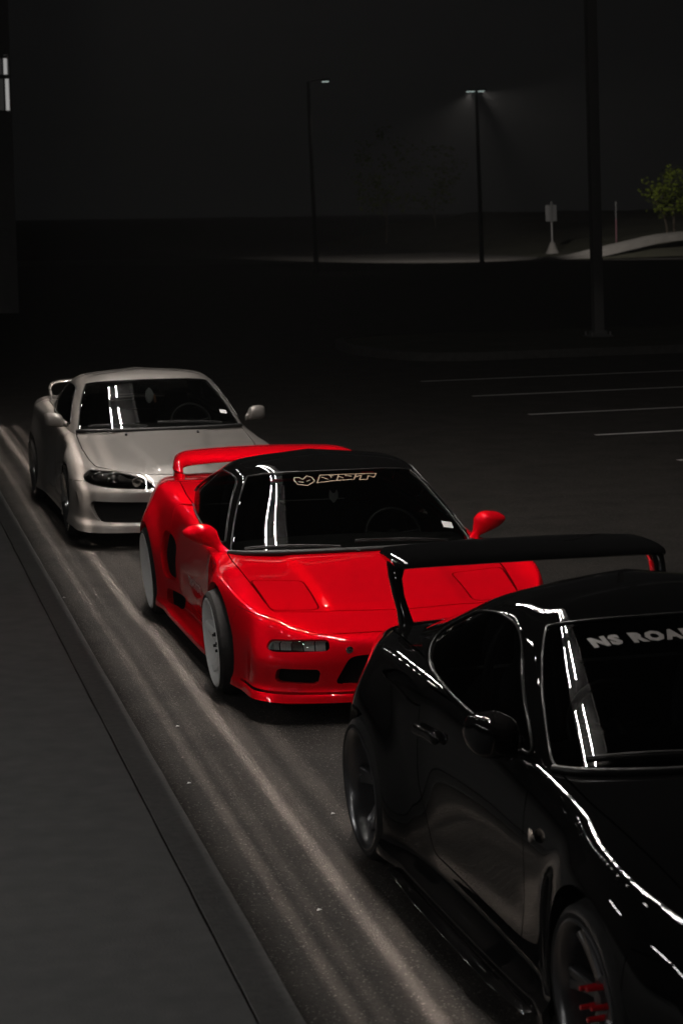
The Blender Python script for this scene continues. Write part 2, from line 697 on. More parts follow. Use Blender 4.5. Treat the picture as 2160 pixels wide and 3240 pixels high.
def seal(S, name, m, parent, r=0.006, step=2, keep=None):
    """A rubber or metal strip run round the edge of a Surf."""
    out = []
    for L in loops(S, 12):
        P = S.V[L] + S.N[L] * 0.002
        P = P[::step]
        if keep is not None and not keep(P):
            continue
        P = np.concatenate([P, P[:1]])
        for _ in range(2):
            P[1:-1] = 0.25 * P[:-2] + 0.5 * P[1:-1] + 0.25 * P[2:]
        V, F = tube(P, r, 6, False)
        out.append(obj(name, V, F, m, parent, 60))
    return out


def bvh(S):
    return BVHTree.FromPolygons([Vector(v) for v in S.V.tolist()], S.T.tolist())


def project(P, direction, tree, lift=0.003):
    out = []
    d = Vector(direction).normalized()
    for p in P:
        hit, nrm, _, _ = tree.ray_cast(Vector(p) - d * 2.0, d)
        if hit is None:
            hit, nrm, _, _ = tree.find_nearest(Vector(p))
        if nrm.dot(d) > 0:
            nrm = -nrm
        out.append(tuple(hit + nrm * lift))
    return out


def stroke_quads(lines, w):
    """2-D polylines -> list of quads of width w, finely divided."""
    V, F = [], []
    for L in lines:
        for a, b in zip(L[:-1], L[1:]):
            a, b = np.array(a, float), np.array(b, float)
            e = b - a
            ln = np.linalg.norm(e)
            e = e / ln
            n = np.array([-e[1], e[0]]) * w / 2
            a2, b2 = a - e * w * 0.35, b + e * w * 0.35
            m = max(1, int(ln / 0.02))
            base = len(V)
            for i in range(m + 1):
                p = a2 + (b2 - a2) * i / m
                V += [p + n, p - n]
            for i in range(m):
                F.append((base + 2 * i, base + 2 * i + 1, base + 2 * i + 3, base + 2 * i + 2))
    return V, F


def text_mesh(body, size, shear=0.0, bold=0.0, space=1.0):
    cu = bpy.data.curves.new('lettering', 'FONT')
    cu.body = body
    cu.size = size
    cu.shear = shear
    cu.offset = bold
    cu.space_character = space
    cu.align_x = 'LEFT'
    cu.resolution_u = 2
    o = bpy.data.objects.new('lettering', cu)
    COL.objects.link(o)
    dg = bpy.context.evaluated_depsgraph_get()
    me = o.evaluated_get(dg).to_mesh()
    V = [(v.co.x, v.co.y) for v in me.vertices]
    F = [tuple(p.vertices) for p in me.polygons]
    o.evaluated_get(dg).to_mesh_clear()
    bpy.data.objects.remove(o, do_unlink=True)
    bpy.data.curves.remove(cu)
    return V, F

# ------------------------------------------------------------------ ground, pavement, road
def sheet(name, x0, x1, y0, y1, z, m, nx=1, ny=1):
    xs, ys = np.linspace(x0, x1, nx + 1), np.linspace(y0, y1, ny + 1)
    V = [(x, y, z) for y in ys for x in xs]
    F = [(j * (nx + 1) + i, j * (nx + 1) + i + 1, (j + 1) * (nx + 1) + i + 1, (j + 1) * (nx + 1) + i)
         for j in range(ny) for i in range(nx)]
    return obj(name, V, F, m)


lot = sheet('parking_lot', -300, 600, -60, 900, 0.0, M['asphalt'])
tag(lot, 'dark worn asphalt of the parking lot', kind='structure')



def wobble_strip(name, xl, xr, z, m, amp, seedv, chamfer=.012):
    """A long slab along y whose edges wander by a few millimetres."""
    rg = np.random.default_rng(seedv)
    ys = np.arange(-6, 70.1, .35)
    k = len(ys)

    def walkn(a):
        q = np.cumsum(rg.normal(size=k)) * .25
        q -= np.convolve(q, np.ones(25) / 25, 'same')
        return q * a + rg.normal(size=k) * a * .5
    el, er, ez = walkn(amp), walkn(amp), walkn(amp * .3)
    V, F = [], []
    for i, y_ in enumerate(ys):
        l, r_ = xl + el[i], xr + er[i]
        V += [(l, y_, -.3), (l, y_, z - chamfer + ez[i]), (l + chamfer, y_, z + ez[i]), (r_ - chamfer, y_, z + ez[i]), (r_, y_, z - chamfer + ez[i]), (r_, y_, -.3)]
    for i in range(k - 1):
        for j in range(5):
            F.append((6 * i + j, 6 * i + 6 + j, 6 * i + 7 + j, 6 * i + j + 1))
    return obj(name, V, F, m, None, 25)


walk = wobble_strip('sidewalk', -9, 1.243, .012, M['concrete'], .002, 3, .005)
tag(walk, 'smooth grey concrete sidewalk slab', kind='structure')
gutter = wobble_strip('gutter', 1.252, 1.405, .007, M['kerb'], .002, 5, .004)
tag(gutter, 'flush pale concrete gutter strip between sidewalk and asphalt', kind='structure')

# painted stall lines, far side of the lane
stripes = empty('stall_marking', (0, 0, 0))
tag(stripes, 'worn white stall lines painted on the asphalt', kind='structure')
for k, (x0, y0, L) in enumerate([(8.64, 21.44, 5.4), (8.68, 24.17, 5.6), (8.73, 26.90, 5.6), (8.83, 29.85, 5.6), (8.83, 32.72, 5.6)]):
    a = 0.10
    c, s = math.cos(a), math.sin(a)
    V = []
    n = 14
    for i in range(n + 1):
        t = L * i / n
        w = 0.05 + random.uniform(-.006, .006)
        V += [(x0 + c * t - s * w, y0 + s * t + c * w, 0.004), (x0 + c * t + s * w, y0 + s * t - c * w, 0.004)]
    F = [(2 * i + 1, 2 * i + 3, 2 * i + 2, 2 * i) for i in range(n)]
    obj('stall_line', V, F, M['line_paint'], stripes)

# kerbed island with the tall pole
isl = [(9.25, 40.2), (9.4, 38.6), (9.9, 37.2), (10.8, 36.8), (24, 38.2), (40, 40.0), (40, 46), (10.5, 43.0), (9.5, 42.0)]
isl = rnd(isl, 0.6, 5)
n = len(isl)
ctr = isl.mean(0)
V = [(p[0], p[1], 0.0) for p in isl] + [(p[0], p[1], 0.13) for p in isl] + [tuple(p + (ctr - p) / np.linalg.norm(ctr - p) * 0.02) + (0.15,) for p in isl] \
    + [tuple(p + (ctr - p) / np.linalg.norm(ctr - p) * 0.17) + (0.152,) for p in isl]
F = [(r * n + i, r * n + (i + 1) % n, (r + 1) * n + (i + 1) % n, (r + 1) * n + i) for r in range(3) for i in range(n)]
island = empty('traffic_island', (0, 0, 0))
tag(island, 'kerbed planting island in the dark lot', kind='structure')
obj('island_kerb', V, F, M['island_kerb'], island, 40)
obj('island_soil', [(v[0], v[1], 0.14) for v in V[3 * n:]], [tuple(range(n))], M['grass'], island)

# distant street with its lit stretch, verge and rising path
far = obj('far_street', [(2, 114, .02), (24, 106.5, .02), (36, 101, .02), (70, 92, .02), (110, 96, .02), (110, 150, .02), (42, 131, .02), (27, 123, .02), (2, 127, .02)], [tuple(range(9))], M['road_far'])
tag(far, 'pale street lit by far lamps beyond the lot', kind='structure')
vx = np.linspace(36.5, 95, 50)
vy = np.linspace(103.2, 165, 36)
V, F = [], []
for b in vy:
    for a in vx:
        e = min(1, (a - 36.5) / 5)
        h = 0.03 + e * (0.10 + 0.13 * min(12, a - 36.5) * min(1, (b - 103.2) / 6) + 0.12 * math.sin(a * .9 + b * .5) * min(1, (b - 103.2) / 4) + max(0, b - 116) * 0.012)
        V.append((a, b, h))
for j in range(len(vy) - 1):
    for i in range(len(vx) - 1):
        q = j * len(vx) + i
        F.append((q, q + 1, q + len(vx) + 1, q + len(vx)))
verge = obj('grass_verge', V, F, M['grass'], None, 180)
tag(verge, 'rough grass verge rising beside the far street', kind='structure')
P = hermite(np.array([(34.6, 104.6, .03), (36.4, 105.0, .10), (38.2, 105.3, .42), (40.2, 105.6, .80), (42.0, 105.9, 1.10), (45, 106.2, 1.30), (52, 106.8, 1.5)]), 6)
V, F = [], []
for i, (a, b, h) in enumerate(P):
    V += [(a - .1, b + 1.2, h + 0.10), (a, b, h + 0.02), (a, b - .02, h - 0.30)]
for i in range(len(P) - 1):
    F += [(3 * i + 1, 3 * i + 4, 3 * i + 3, 3 * i), (3 * i + 2, 3 * i + 5, 3 * i + 4, 3 * i + 1)]
fp = obj('path', V, F, M['path'], None, 30)
tag(fp, 'pale concrete path climbing the verge', kind='structure')


# ------------------------------------------------------------------ the lights over the cars
TUBE_Z = 6.45
M['tube'] = emitter('fluorescent_tube', (1.0, 0.93, 0.86), 700.0)
TX = (2.58, 2.86)
CUT = 1.44                                    # added baffles, unseen, keep the light off everything left of the kerb
for k, y0 in enumerate(np.arange(8.0, 22.0, 3.0)):
    fx = empty('strip_light', (0, y0, TUBE_Z))
    tag(fx, 'twin tube strip light with added light-cutting baffles above the parked cars, out of view', 'light', 'strip lights above the lane')
    m = MB()
    m.box(2.48, 3.20, 0, 3.08, 0.13, 0.17)
    m.box(3.185, 3.20, 0, 3.08, -0.15, 0.13)
    for tx in TX:
        xb = tx + (CUT - tx) * 0.55 / TUBE_Z
        m.add([(tx - .05, 0, .13), (xb, 0, -.55), (xb, 3.08, -.55), (tx - .05, 3.08, .13), (tx - .058, 0, .13), (xb - .008, 0, -.55), (xb - .008, 3.08, -.55), (tx - .058, 3.08, .13)],
              [(0, 1, 2, 3), (7, 6, 5, 4), (1, 5, 6, 2), (0, 4, 5, 1), (3, 2, 6, 7)])
    m.build('baffle_box', M['steel_dark'], fx)
    for tx in TX:
        for ya, yb_ in ((.22, .86), (1.16, 1.80), (2.10, 2.74)):
            V, F = tube([(tx, ya, 0), (tx, yb_, 0)], 0.0072, 8)
            obj('tube', V, F, M['tube'], fx, 60)
# weaker unseen row, added to light the sidewalk and wheels, left of the frame
M['fill_tube'] = emitter('fill_tube_glow', (1.0, 0.97, 0.94), 200.0)
for k, y0 in enumerate((0.5, 3.5, 6.5, 9.5)):
    fx = empty('fill_light', (-3.8, y0, 3.3))
    tag(fx, 'single tube fill lamp added left of the kerb, out of view', 'light', 'added fill lamps left of the kerb')
    MB().box(-.09, .09, 0, 1.4, .03, .09).build('housing', M['steel_dark'], fx)
    V, F = tube([(0, .06, 0), (0, 1.34, 0)], .013, 8)
    obj('tube', V, F, M['fill_tube'], fx, 60)
# unseen row of small bare bulbs, added for dotted glints on the cars
M['bulb'] = emitter('glint_bulb', (1.0, 0.95, 0.88), 120.0)
fx = empty('glint_string', (.6, 8.0, 5.5))
tag(fx, 'row of small bare bulbs added for glints left of the cars, out of view', 'light')
MB().tube([(0, -.4, .06), (0, 16.4, .06)], .008, 6).build('cable', M['steel_dark'], fx, 60)
for k in range(20):
    V, F = egg([((0, k * .82, .055), (.012, 0, 0), (0, .012, 0)), ((0, k * .82, .03), (.022, 0, 0), (0, .022, 0)), ((0, k * .82, -.01), (.032, 0, 0), (0, .032, 0)), ((0, k * .82, -.035), (.02, 0, 0), (0, .02, 0)), ((0, k * .82, -.042), (.004, 0, 0), (0, .004, 0))], 2, 10)
    obj('bulb', V, F, M['bulb'], fx, 60)
# unseen narrow lamps, added so each throws a thin band along the lane
for k, (bx, w, e) in enumerate([(1.585, 0.018, 7.5), (1.850, 0.035, 24), (2.07, 0.09, 9), (1.665, 0.03, 4), (1.84, 0.20, 9), (1.935, .025, 4.5)]):
    for j, y0 in enumerate((0.0, 14.0)):
        fx = empty('band_lamp', (bx + random.uniform(-.012, .012), y0 + 7.0, 6.6), random.uniform(-.0025, .0025))
        tag(fx, 'slim narrow-beam lamp added above the lane to cast a light band, out of view', 'light', 'added light band lamps above the lane')
        m = MB()
        m.box(-w / 2 - 0.02, w / 2 + 0.02, -7.0, 7.0, 0.003, 0.06)
        m.build('housing', M['steel_dark'], fx)
        ld = bpy.data.lights.new('band_beam', 'AREA')
        ld.shape = 'RECTANGLE'
        ld.size = w
        ld.size_y = 13.98
        ld.spread = math.radians(0.85)
        ld.energy = e * 0.34
        ld.color = (1.0, 0.86, 0.76)
        lo = bpy.data.objects.new('band_beam', ld)
        COL.objects.link(lo)
        lo.parent = fx
        lo.location = (0, 0, 0)


# ------------------------------------------------------------------ cars
def rows_of(spec):
    out = []
    for x, y, z in spec:
        n = max(len(q) if hasattr(q, '__len__') else 1 for q in (x, y, z))
        f = lambda q: np.array(q if hasattr(q, '__len__') else [q] * n, float)
        out.append(np.stack([f(x), f(y), f(z)], 1))
    return out


def make_flare(ax_f, ax_r, zc, R, A, width=0.22, bulge=None):
    def fn(G):
        G = G.copy()
        if bulge:                                   # raised centre of the hood
            xe0, xe1, y0, y1, h = bulge
            t = np.clip((G[..., 1] - y0) / (y1 - y0), 0, 1)
            xe = xe0 + (xe1 - xe0) * t
            k = np.clip((xe - np.abs(G[..., 0])) / 0.05 + .5, 0, 1)
            k = k * k * (3 - 2 * k)
            e = np.clip((y1 - G[..., 1]) / .25, 0, 1) * np.clip((G[..., 1] - y0) / .12, 0, 1)
            top = np.clip((G[..., 2] - .42) / .05, 0, 1)
            G[..., 2] += h * k * e * top
        for ay in (ax_f, ax_r):
            r = np.hypot(G[..., 1] - ay, G[..., 2] - zc)
            t = np.clip((r - R) / width, 0, 1)
            w = (1 - t)**2 * (1 + 2 * t)
            side = np.clip((np.abs(G[..., 0]) - 0.6) / 0.15, 0, 1)
            G[..., 0] += np.sign(G[..., 0]) * A * w * side
        return G
    return fn


def spokes_mesh(n, r0, r1, x0, x1, w0, w1, th, twist=0.0, split=0.0):
    """List of single spokes: lofted bars from hub to rim with a concave sweep."""
    out = []
    for k in range(n):
        base = 2 * math.pi * k / n
        for sgn in ((-1, 1) if split else (0,)):
            rings = []
            for i in range(9):
                t = i / 8
                r = r0 + (r1 - r0) * t
                a = base + twist * t + sgn * split * t
                x = x0 + (x1 - x0) * t ** 1.6
                w = w0 + (w1 - w0) * t
                er = np.array([0, math.cos(a), math.sin(a)])
                et = np.array([0, -math.sin(a), math.cos(a)])
                c = np.array([x, 0, 0]) + er * r
                ex = np.array([1.0, 0, 0])
                ring = [c - ex * th * .5 + et * w * .32, c - ex * th * .25 + et * w * .5, c + ex * th * .5 + et * w * .5,
                        c + ex * th * .5 - et * w * .5, c - ex * th * .25 - et * w * .5, c - ex * th * .5 - et * w * .32]
                rings.append(ring)
            out.append(loft(rings))
    return out


def wheel(parent, x, y, z, side, R, rr, width, rim_mat, lip_mat, spoke, camber=0.0, nut_mat=None, toe=0.0, hub_out=0.10, barrel_mat=None):
    """A wheel whose outer face looks to -x (side -1) or +x (side +1); x is the outer lip plane."""
    w = empty('wheel', (x, y, z), 0.0, parent)
    w.rotation_euler = (0, camber * side, 0 if side < 0 else 0)
    if side > 0:
        w.scale = (-1, 1, 1)
        w.rotation_euler = (0, camber, 0)
    W = width
    # tyre: rounded, slightly stretched on the rim
    prof = [(0.004, rr - 0.004), (-0.004, rr + 0.012), (-0.006, rr + 0.35 * (R - rr)), (0.012, rr + 0.72 * (R - rr)), (0.034, R - 0.010), (0.060, R)]
    inn = [(W - a, r) for a, r in prof[::-1]]
    g = []
    for a in np.linspace(0.075, W - 0.075, 9):      # tread grooves
        k = len(g) % 2
        g.append((a, R + 0.001 if k == 0 else R - 0.006))
    V, F = lathe(prof + g + inn, 64)
    obj('tyre', V, F, M['rubber'], w, 35)
    # rim: outer lip, dish, barrel
    lip = [(0.010, rr - 0.002), (-0.004, rr + 0.004), (-0.008, rr - 0.004), (0.0, rr - 0.014), (0.012, rr - 0.022), (0.05, rr - 0.030), (0.075, rr - 0.034)]
    V, F = lathe(lip, 64)
    obj('lip', V, F, lip_mat, w, 40)
    V, F = lathe([(0.075, rr - 0.034), (0.13, rr - 0.045), (W - 0.06, rr - 0.05), (W - 0.02, rr - 0.02), (W - 0.01, rr)], 64)
    obj('barrel', V, F, barrel_mat or rim_mat, w, 40)
    V, F = lathe([(hub_out + .10, .05), (hub_out + .105, rr - .055)], 32)
    obj('backing_plate', V, F, M['dark'], w)
    n, tw, sp, w0, w1, xo = spoke
    for V, F in spokes_mesh(n, 0.055, rr - 0.036, hub_out, xo, w0, w1, 0.035, tw, sp):
        obj('spoke', V, F, rim_mat, w, 40)
    V, F = lathe([(hub_out + 0.05, 0.0), (hub_out + 0.05, 0.078), (hub_out - 0.012, 0.074), (hub_out - 0.02, 0.060), (hub_out - 0.012, 0.034), (hub_out - 0.03, 0.030), (hub_out - 0.034, 0.0)], 32)
    obj('hub', V, F, rim_mat, w, 40)
    for k in range(5):
        a = 2 * math.pi * (k + .5) / 5
        V, F = lathe([(hub_out - 0.012, 0.0), (hub_out - 0.042 - (0.03 if nut_mat else 0), 0.0), (hub_out - 0.042 - (0.03 if nut_mat else 0), 0.008), (hub_out - 0.01, 0.011)], 10)
        V = [(v[0], v[1] + 0.052 * math.cos(a), v[2] + 0.052 * math.sin(a)) for v in V]
        obj('lug_nut', V, F, nut_mat or M['dark_metal'], w, 40)
    V, F = lathe([(hub_out + 0.055, 0.06), (hub_out + 0.055, rr - 0.075), (hub_out + 0.08, rr - 0.075), (hub_out + 0.08, 0.06)], 48)
    obj('brake_disc', V, F, M['dark_metal'], w, 30)
    return w


def arch_liner(parent, y, z, R, x0, x1):
    V, F = [], []
    n = 24
    for i in range(n + 1):
        a = math.radians(-25 + 230 * i / n)
        for x in (x0, x1):
            V.append((x, y + R * math.cos(a), min(z + R * math.sin(a), z + R * .83)))
    for i in range(n):
        F.append((2 * i, 2 * i + 1, 2 * i + 3, 2 * i + 2))
    V.append((x0, y, z))
    for i in range(n):
        F.append((2 * i, 2 * i + 2, len(V) - 1))
    return obj('arch_liner', V, F, M['dark'], parent)


def seat(parent, x, y, z, h=0.62, w=0.25):
    s = empty('seat', (x, y, z), 0, parent)
    secs = []
    for t, (dy, ww, th) in enumerate([(0.0, w * .9, .07), (0.05, w, .075), (0.12, w * .95, .07), (0.19, w * .72, .06), (0.23, w * .48, .055), (0.25, w * .44, .05), (0.265, w * .3, .04)]):
        zz = h * [0, .2, .5, .74, .82, .95, 1.0][t]
        secs.append(((0, dy, zz), (ww, 0, 0), (0, th, th * .2)))
    V, F = egg(secs, 4, 18, 2.8)
    obj('backrest', V, F, M['seat'], s, 60)
    secs = [((0, 0.02, 0.0), (w * .9, 0, 0), (0, 0, .06)), ((0, -.2, 0.03), (w, 0, 0), (0, 0, .08)), ((0, -.45, 0.06), (w * .92, 0, 0), (0, 0, .07)), ((0, -.5, 0.05), (w * .6, 0, 0), (0, 0, .03))]
    V, F = egg(secs, 4, 18, 2.8)
    obj('cushion', V, F, M['seat'], s, 60)
    return s


def steering(parent, x, y, z, tilt=0.5, r=0.175):
    s = empty('steering_wheel', (x, y, z), 0, parent)
    ct, st = math.cos(tilt), math.sin(tilt)
    P = []
    for k in range(33):
        a = 2 * math.pi * k / 32
        P.append((r * math.cos(a), r * math.sin(a) * st * 1.0 + 0, r * math.sin(a) * ct))
    V, F = tube(P, 0.016, 8, False)
    obj('wheel_ring', V, F, M['plastic'], s, 60)
    m = MB()
    for a in (0.15, math.pi - 0.15, -math.pi / 2):
        m.tube([(0, 0.0, 0), (r * math.cos(a), r * math.sin(a) * st, r * math.sin(a) * ct)], 0.014, 6)
    m.tube([(0, -0.28, -0.10), (0, 0.02, 0.0)], [0.03, 0.045], 10)
    m.build('wheel_boss', M['plastic'], s, 60)
    return s


def make_car(name, label, cat, loc, yaw, rows, ghouse, P):
    """P: dict of panel outlines and options. Returns the root and the greenhouse surfaces."""
    root = empty(name, loc, yaw)
    tag(root, label, cat, 'parked sports cars')
    axf, axr, zc, RA = P['axf'], P['axr'], P['zc'], P['R_arch']
    body_m = P['paint']
    S = grid_surface(rows, 14, 12, P.get('smooth', 5), make_flare(axf, axr, zc, RA, P['flare'], P.get('flare_w', .22), P.get('bulge')))
    # dark inner tub so shut lines and openings look into black
    I = Surf(S.V - S.N * 0.045, S.T, S.N, S.UV)
    for ay in (axf, axr):
        _, I = cut(I, f_circ(ay, zc, RA + 0.03, 0.74)(I))
    G0 = np.array(ghouse[0])
    base = G0[:, :2] * np.array([0.93, 0.96])
    _, I = cut(I, f_xy(np.concatenate([base, base[::-1] * np.array([-1, 1])]), 0.55, False)(I))
    for pn, f, m_, kw in P['panels']:
        if m_ is M['lens']:
            _, I = cut(I, f(I) - .004)
    emit(I, 'inner_tub', M['dark'], root, 0)
    for ay in (axf, axr):
        _, S = cut(S, f_circ(ay, zc, RA, 0.80)(S))
        for sd in (-1, 1):
            arch_liner(root, ay, zc, RA + 0.012, sd * 0.795, sd * 0.90)
    bp = np.concatenate([base, base[::-1] * np.array([-1, 1])])
    fx = f_xy(bp, 0.55, False)
    _, S = cut(S, fx(S))
    # openings (grilles, ducts): walls folded far in
    walls = []
    for f, depth in P.get('openings', []):
        In, S = cut(S, f(S))
        walls.append((In, depth))
    for In, depth in walls:
        for h in split_x(In) if np.abs(In.V[:, 0]).min() > 0.02 else (In,):
            B = boundary(h)
            if len(B) == 0:
                continue
            V = np.concatenate([h.V, h.V - h.N * depth])
            n = len(h.V)
            F = np.concatenate([np.stack([B[:, 1], B[:, 0], B[:, 0] + n], 1), np.stack([B[:, 1], B[:, 0] + n, B[:, 1] + n], 1)])
            obj('duct_wall', V, F.astype(np.int32), body_m, root, 40)
            obj('duct_mesh', h.V - h.N * depth, h.T.astype(np.int32), M['dark'], root, 180)
    parts = {}
    for pn, f, m, kw in P['panels']:
        Q, S = panel(S, f, kw.get('gap', 0.003))
        parts[pn] = Q
        off = kw.get('offset', 0.0)
        if kw.get('pair'):
            pair(Q, pn, m or body_m, root, kw.get('rim', 0.02), off)
        else:
            emit(Q, pn, m or body_m, root, kw.get('rim', 0.02), off)
    emit(S, 'body', body_m, root, 0.03)
    # greenhouse
    Gs = grid_surface(ghouse, 14, 12, P.get('gsmooth', 18))
    S2 = Gs
    ws, S2 = panel(S2, P['windshield'], 0.002)
    g = emit(ws, 'windshield', M['glass'], root, 0.006, -0.002)
    sw, S2 = panel(S2, P['side_window'], 0.002)
    pair(sw, 'side_window', P.get('side_glass', M['glass']), root, 0.006, -0.002)
    rw, S2 = panel(S2, P['rear_window'], 0.002)
    emit(rw, 'rear_window', M['glass_dark'], root, 0.006, -0.002)
    roof = emit(S2, 'roof', P.get('roof_paint', body_m), root, 0.02)
    for sf in (ws,):
        seal(sf, 'windshield_seal', M['seal'], root, P.get('seal_r', 0.005))
    for h in split_x(sw):
        seal(h, 'window_seal', M['seal'], root, P.get('seal_r', 0.006))
    # underbody and cabin floor
    m = MB().bbox(-0.72, 0.72, -1.95, 1.95, 0.15, 0.22, 0.02)
    m.build('underbody', M['dark'], root)
    z0 = P['floor']
    MB().box(-0.7, 0.7, axf + .35, axr - .2, z0, z0 + 0.02).build('cabin_floor', M['dash'], root)
    MB().box(-0.68, 0.68, axr - .28, axr - .22, z0, P['belt'] - .02).build('bulkhead', M['dash'], root)
    # dashboard
    y0, zt = P['dash']
    secs = []
    for t in np.linspace(-1, 1, 7):
        hw = 0.70
        secs.append(((t * hw, y0 + 0.30 - 0.10 * t * t, zt - 0.10), (0, 0.32 - .06 * t * t, 0), (0, -0.02, 0.10)))
    V, F = egg(secs, 4, 20, 2.6)
    obj('dashboard', V, F, M['dash'], root, 60)
    for sx in (-0.37, 0.37):
        seat(root, sx, P['seat_y'], z0 + 0.12, P.get('seat_h', 0.62))
    st = steering(root, *P['steer'])
    return root, ws, sw, parts


CARS = {'red': ((2.905, 13.03, 0), 0.0), 'black': ((3.0, 7.23, 0), 0.026), 'silver': ((2.62, 19.3, 0), 0.017)}


def mirror_pair(root, sections, m, glass_at=None, p=2.2, name='side_mirror', n=20):
    for s in (-1, 1):
        f = lambda v: np.array([v[0] * s, v[1], v[2]], float)
        V, F = egg([(f(c), f(a), f(b)) for c, a, b in sections], 5, n, p)
        o = obj(name, V, F, m, root, 60)


def foil(c, chord, th, a=(0, 1, 0), b=(0, 0, 1), n=10):
    """Wing section ring about centre c; a = chord direction (to the rear), b = up."""
    a, b, c = (np.asarray(q, float) for q in (a, b, c))
    x = (1 - np.cos(np.linspace(0, np.pi, n))) / 2
    t = 5 * th * (0.2969 * np.sqrt(x) - 0.126 * x - 0.3516 * x**2 + 0.2843 * x**3 - 0.1015 * x**4) * 1.0
    up = [c + a * (xx - .5) * chord + b * tt * chord for xx, tt in zip(x, t)]
    lo = [c + a * (xx - .5) * chord - b * tt * 0.8 * chord for xx, tt in zip(x, t)]
    return up + lo[-2:0:-1]


def wing(root, path, chord, th, m, name='rear_wing', sub=6, tilt=0.0):
    P = hermite(np.array(path, float), sub)
    T = np.gradient(P, axis=0)
    rings = []
    ch = np.interp(np.arange(len(P)), np.linspace(0, len(P) - 1, len(chord)), chord) if hasattr(chord, '__len__') else np.full(len(P), chord)
    for p, t, c in zip(P, T, ch):
        t = t / np.linalg.norm(t)
        a = np.array([0, 1.0, tilt * abs(t[0])])
        b = np.cross(t, a) * -1
        b /= np.linalg.norm(b)
        if np.dot(b, [0, 0, 1]) < -0.2:
            b = -b
        rings.append(foil(p, c, th, a, b))
    V, F = loft(rings)
    return obj(name, V, F, m, root, 50)


def wiper(root, ws_tree, pts, name='wiper'):
    P = project(hermite(np.array(pts, float), 6), (0, 0.75, -0.66), ws_tree, 0.016)
    m = MB()
    m.tube(P, 0.007, 6)
    P2 = [(p[0], p[1] - .004, p[2] + 0.012) for p in P]
    m.tube(P2, 0.005, 6)
    return m.build(name, M['plastic'], root, 60)


def islands(V, F):
    par = list(range(len(V)))

    def find(a):
        while par[a] != a:
            par[a] = par[par[a]]
            a = par[a]
        return a
    for f in F:
        for q in f[1:]:
            par[find(q)] = find(f[0])
    groups = {}
    for f in F:
        groups.setdefault(find(f[0]), []).append(f)
    out = []
    for g in groups.values():
        used = sorted({i for f in g for i in f})
        idx = {q: i for i, q in enumerate(used)}
        out.append(([V[q] for q in used], [tuple(idx[i] for i in f) for f in g]))
    return out


def lettering(root, body, size, shear, bold, space, origin, ex, ey, direction, tree, m, name):
    V, F = text_mesh(body, size, shear, bold, space)
    h = empty(name, (0, 0, 0), 0, root)
    for v, f in islands(V, F):
        decal(h, v, f, origin, ex, ey, direction, tree, m, 'letter')
    return h


def decal(root, V2, F, origin, ex, ey, direction, tree, m, name, lift=0.004):
    o, ex, ey = (np.asarray(q, float) for q in (origin, ex, ey))
    P = [o + ex * v[0] + ey * v[1] for v in V2]
    return obj(name, project(P, direction, tree, lift), F, m, root)


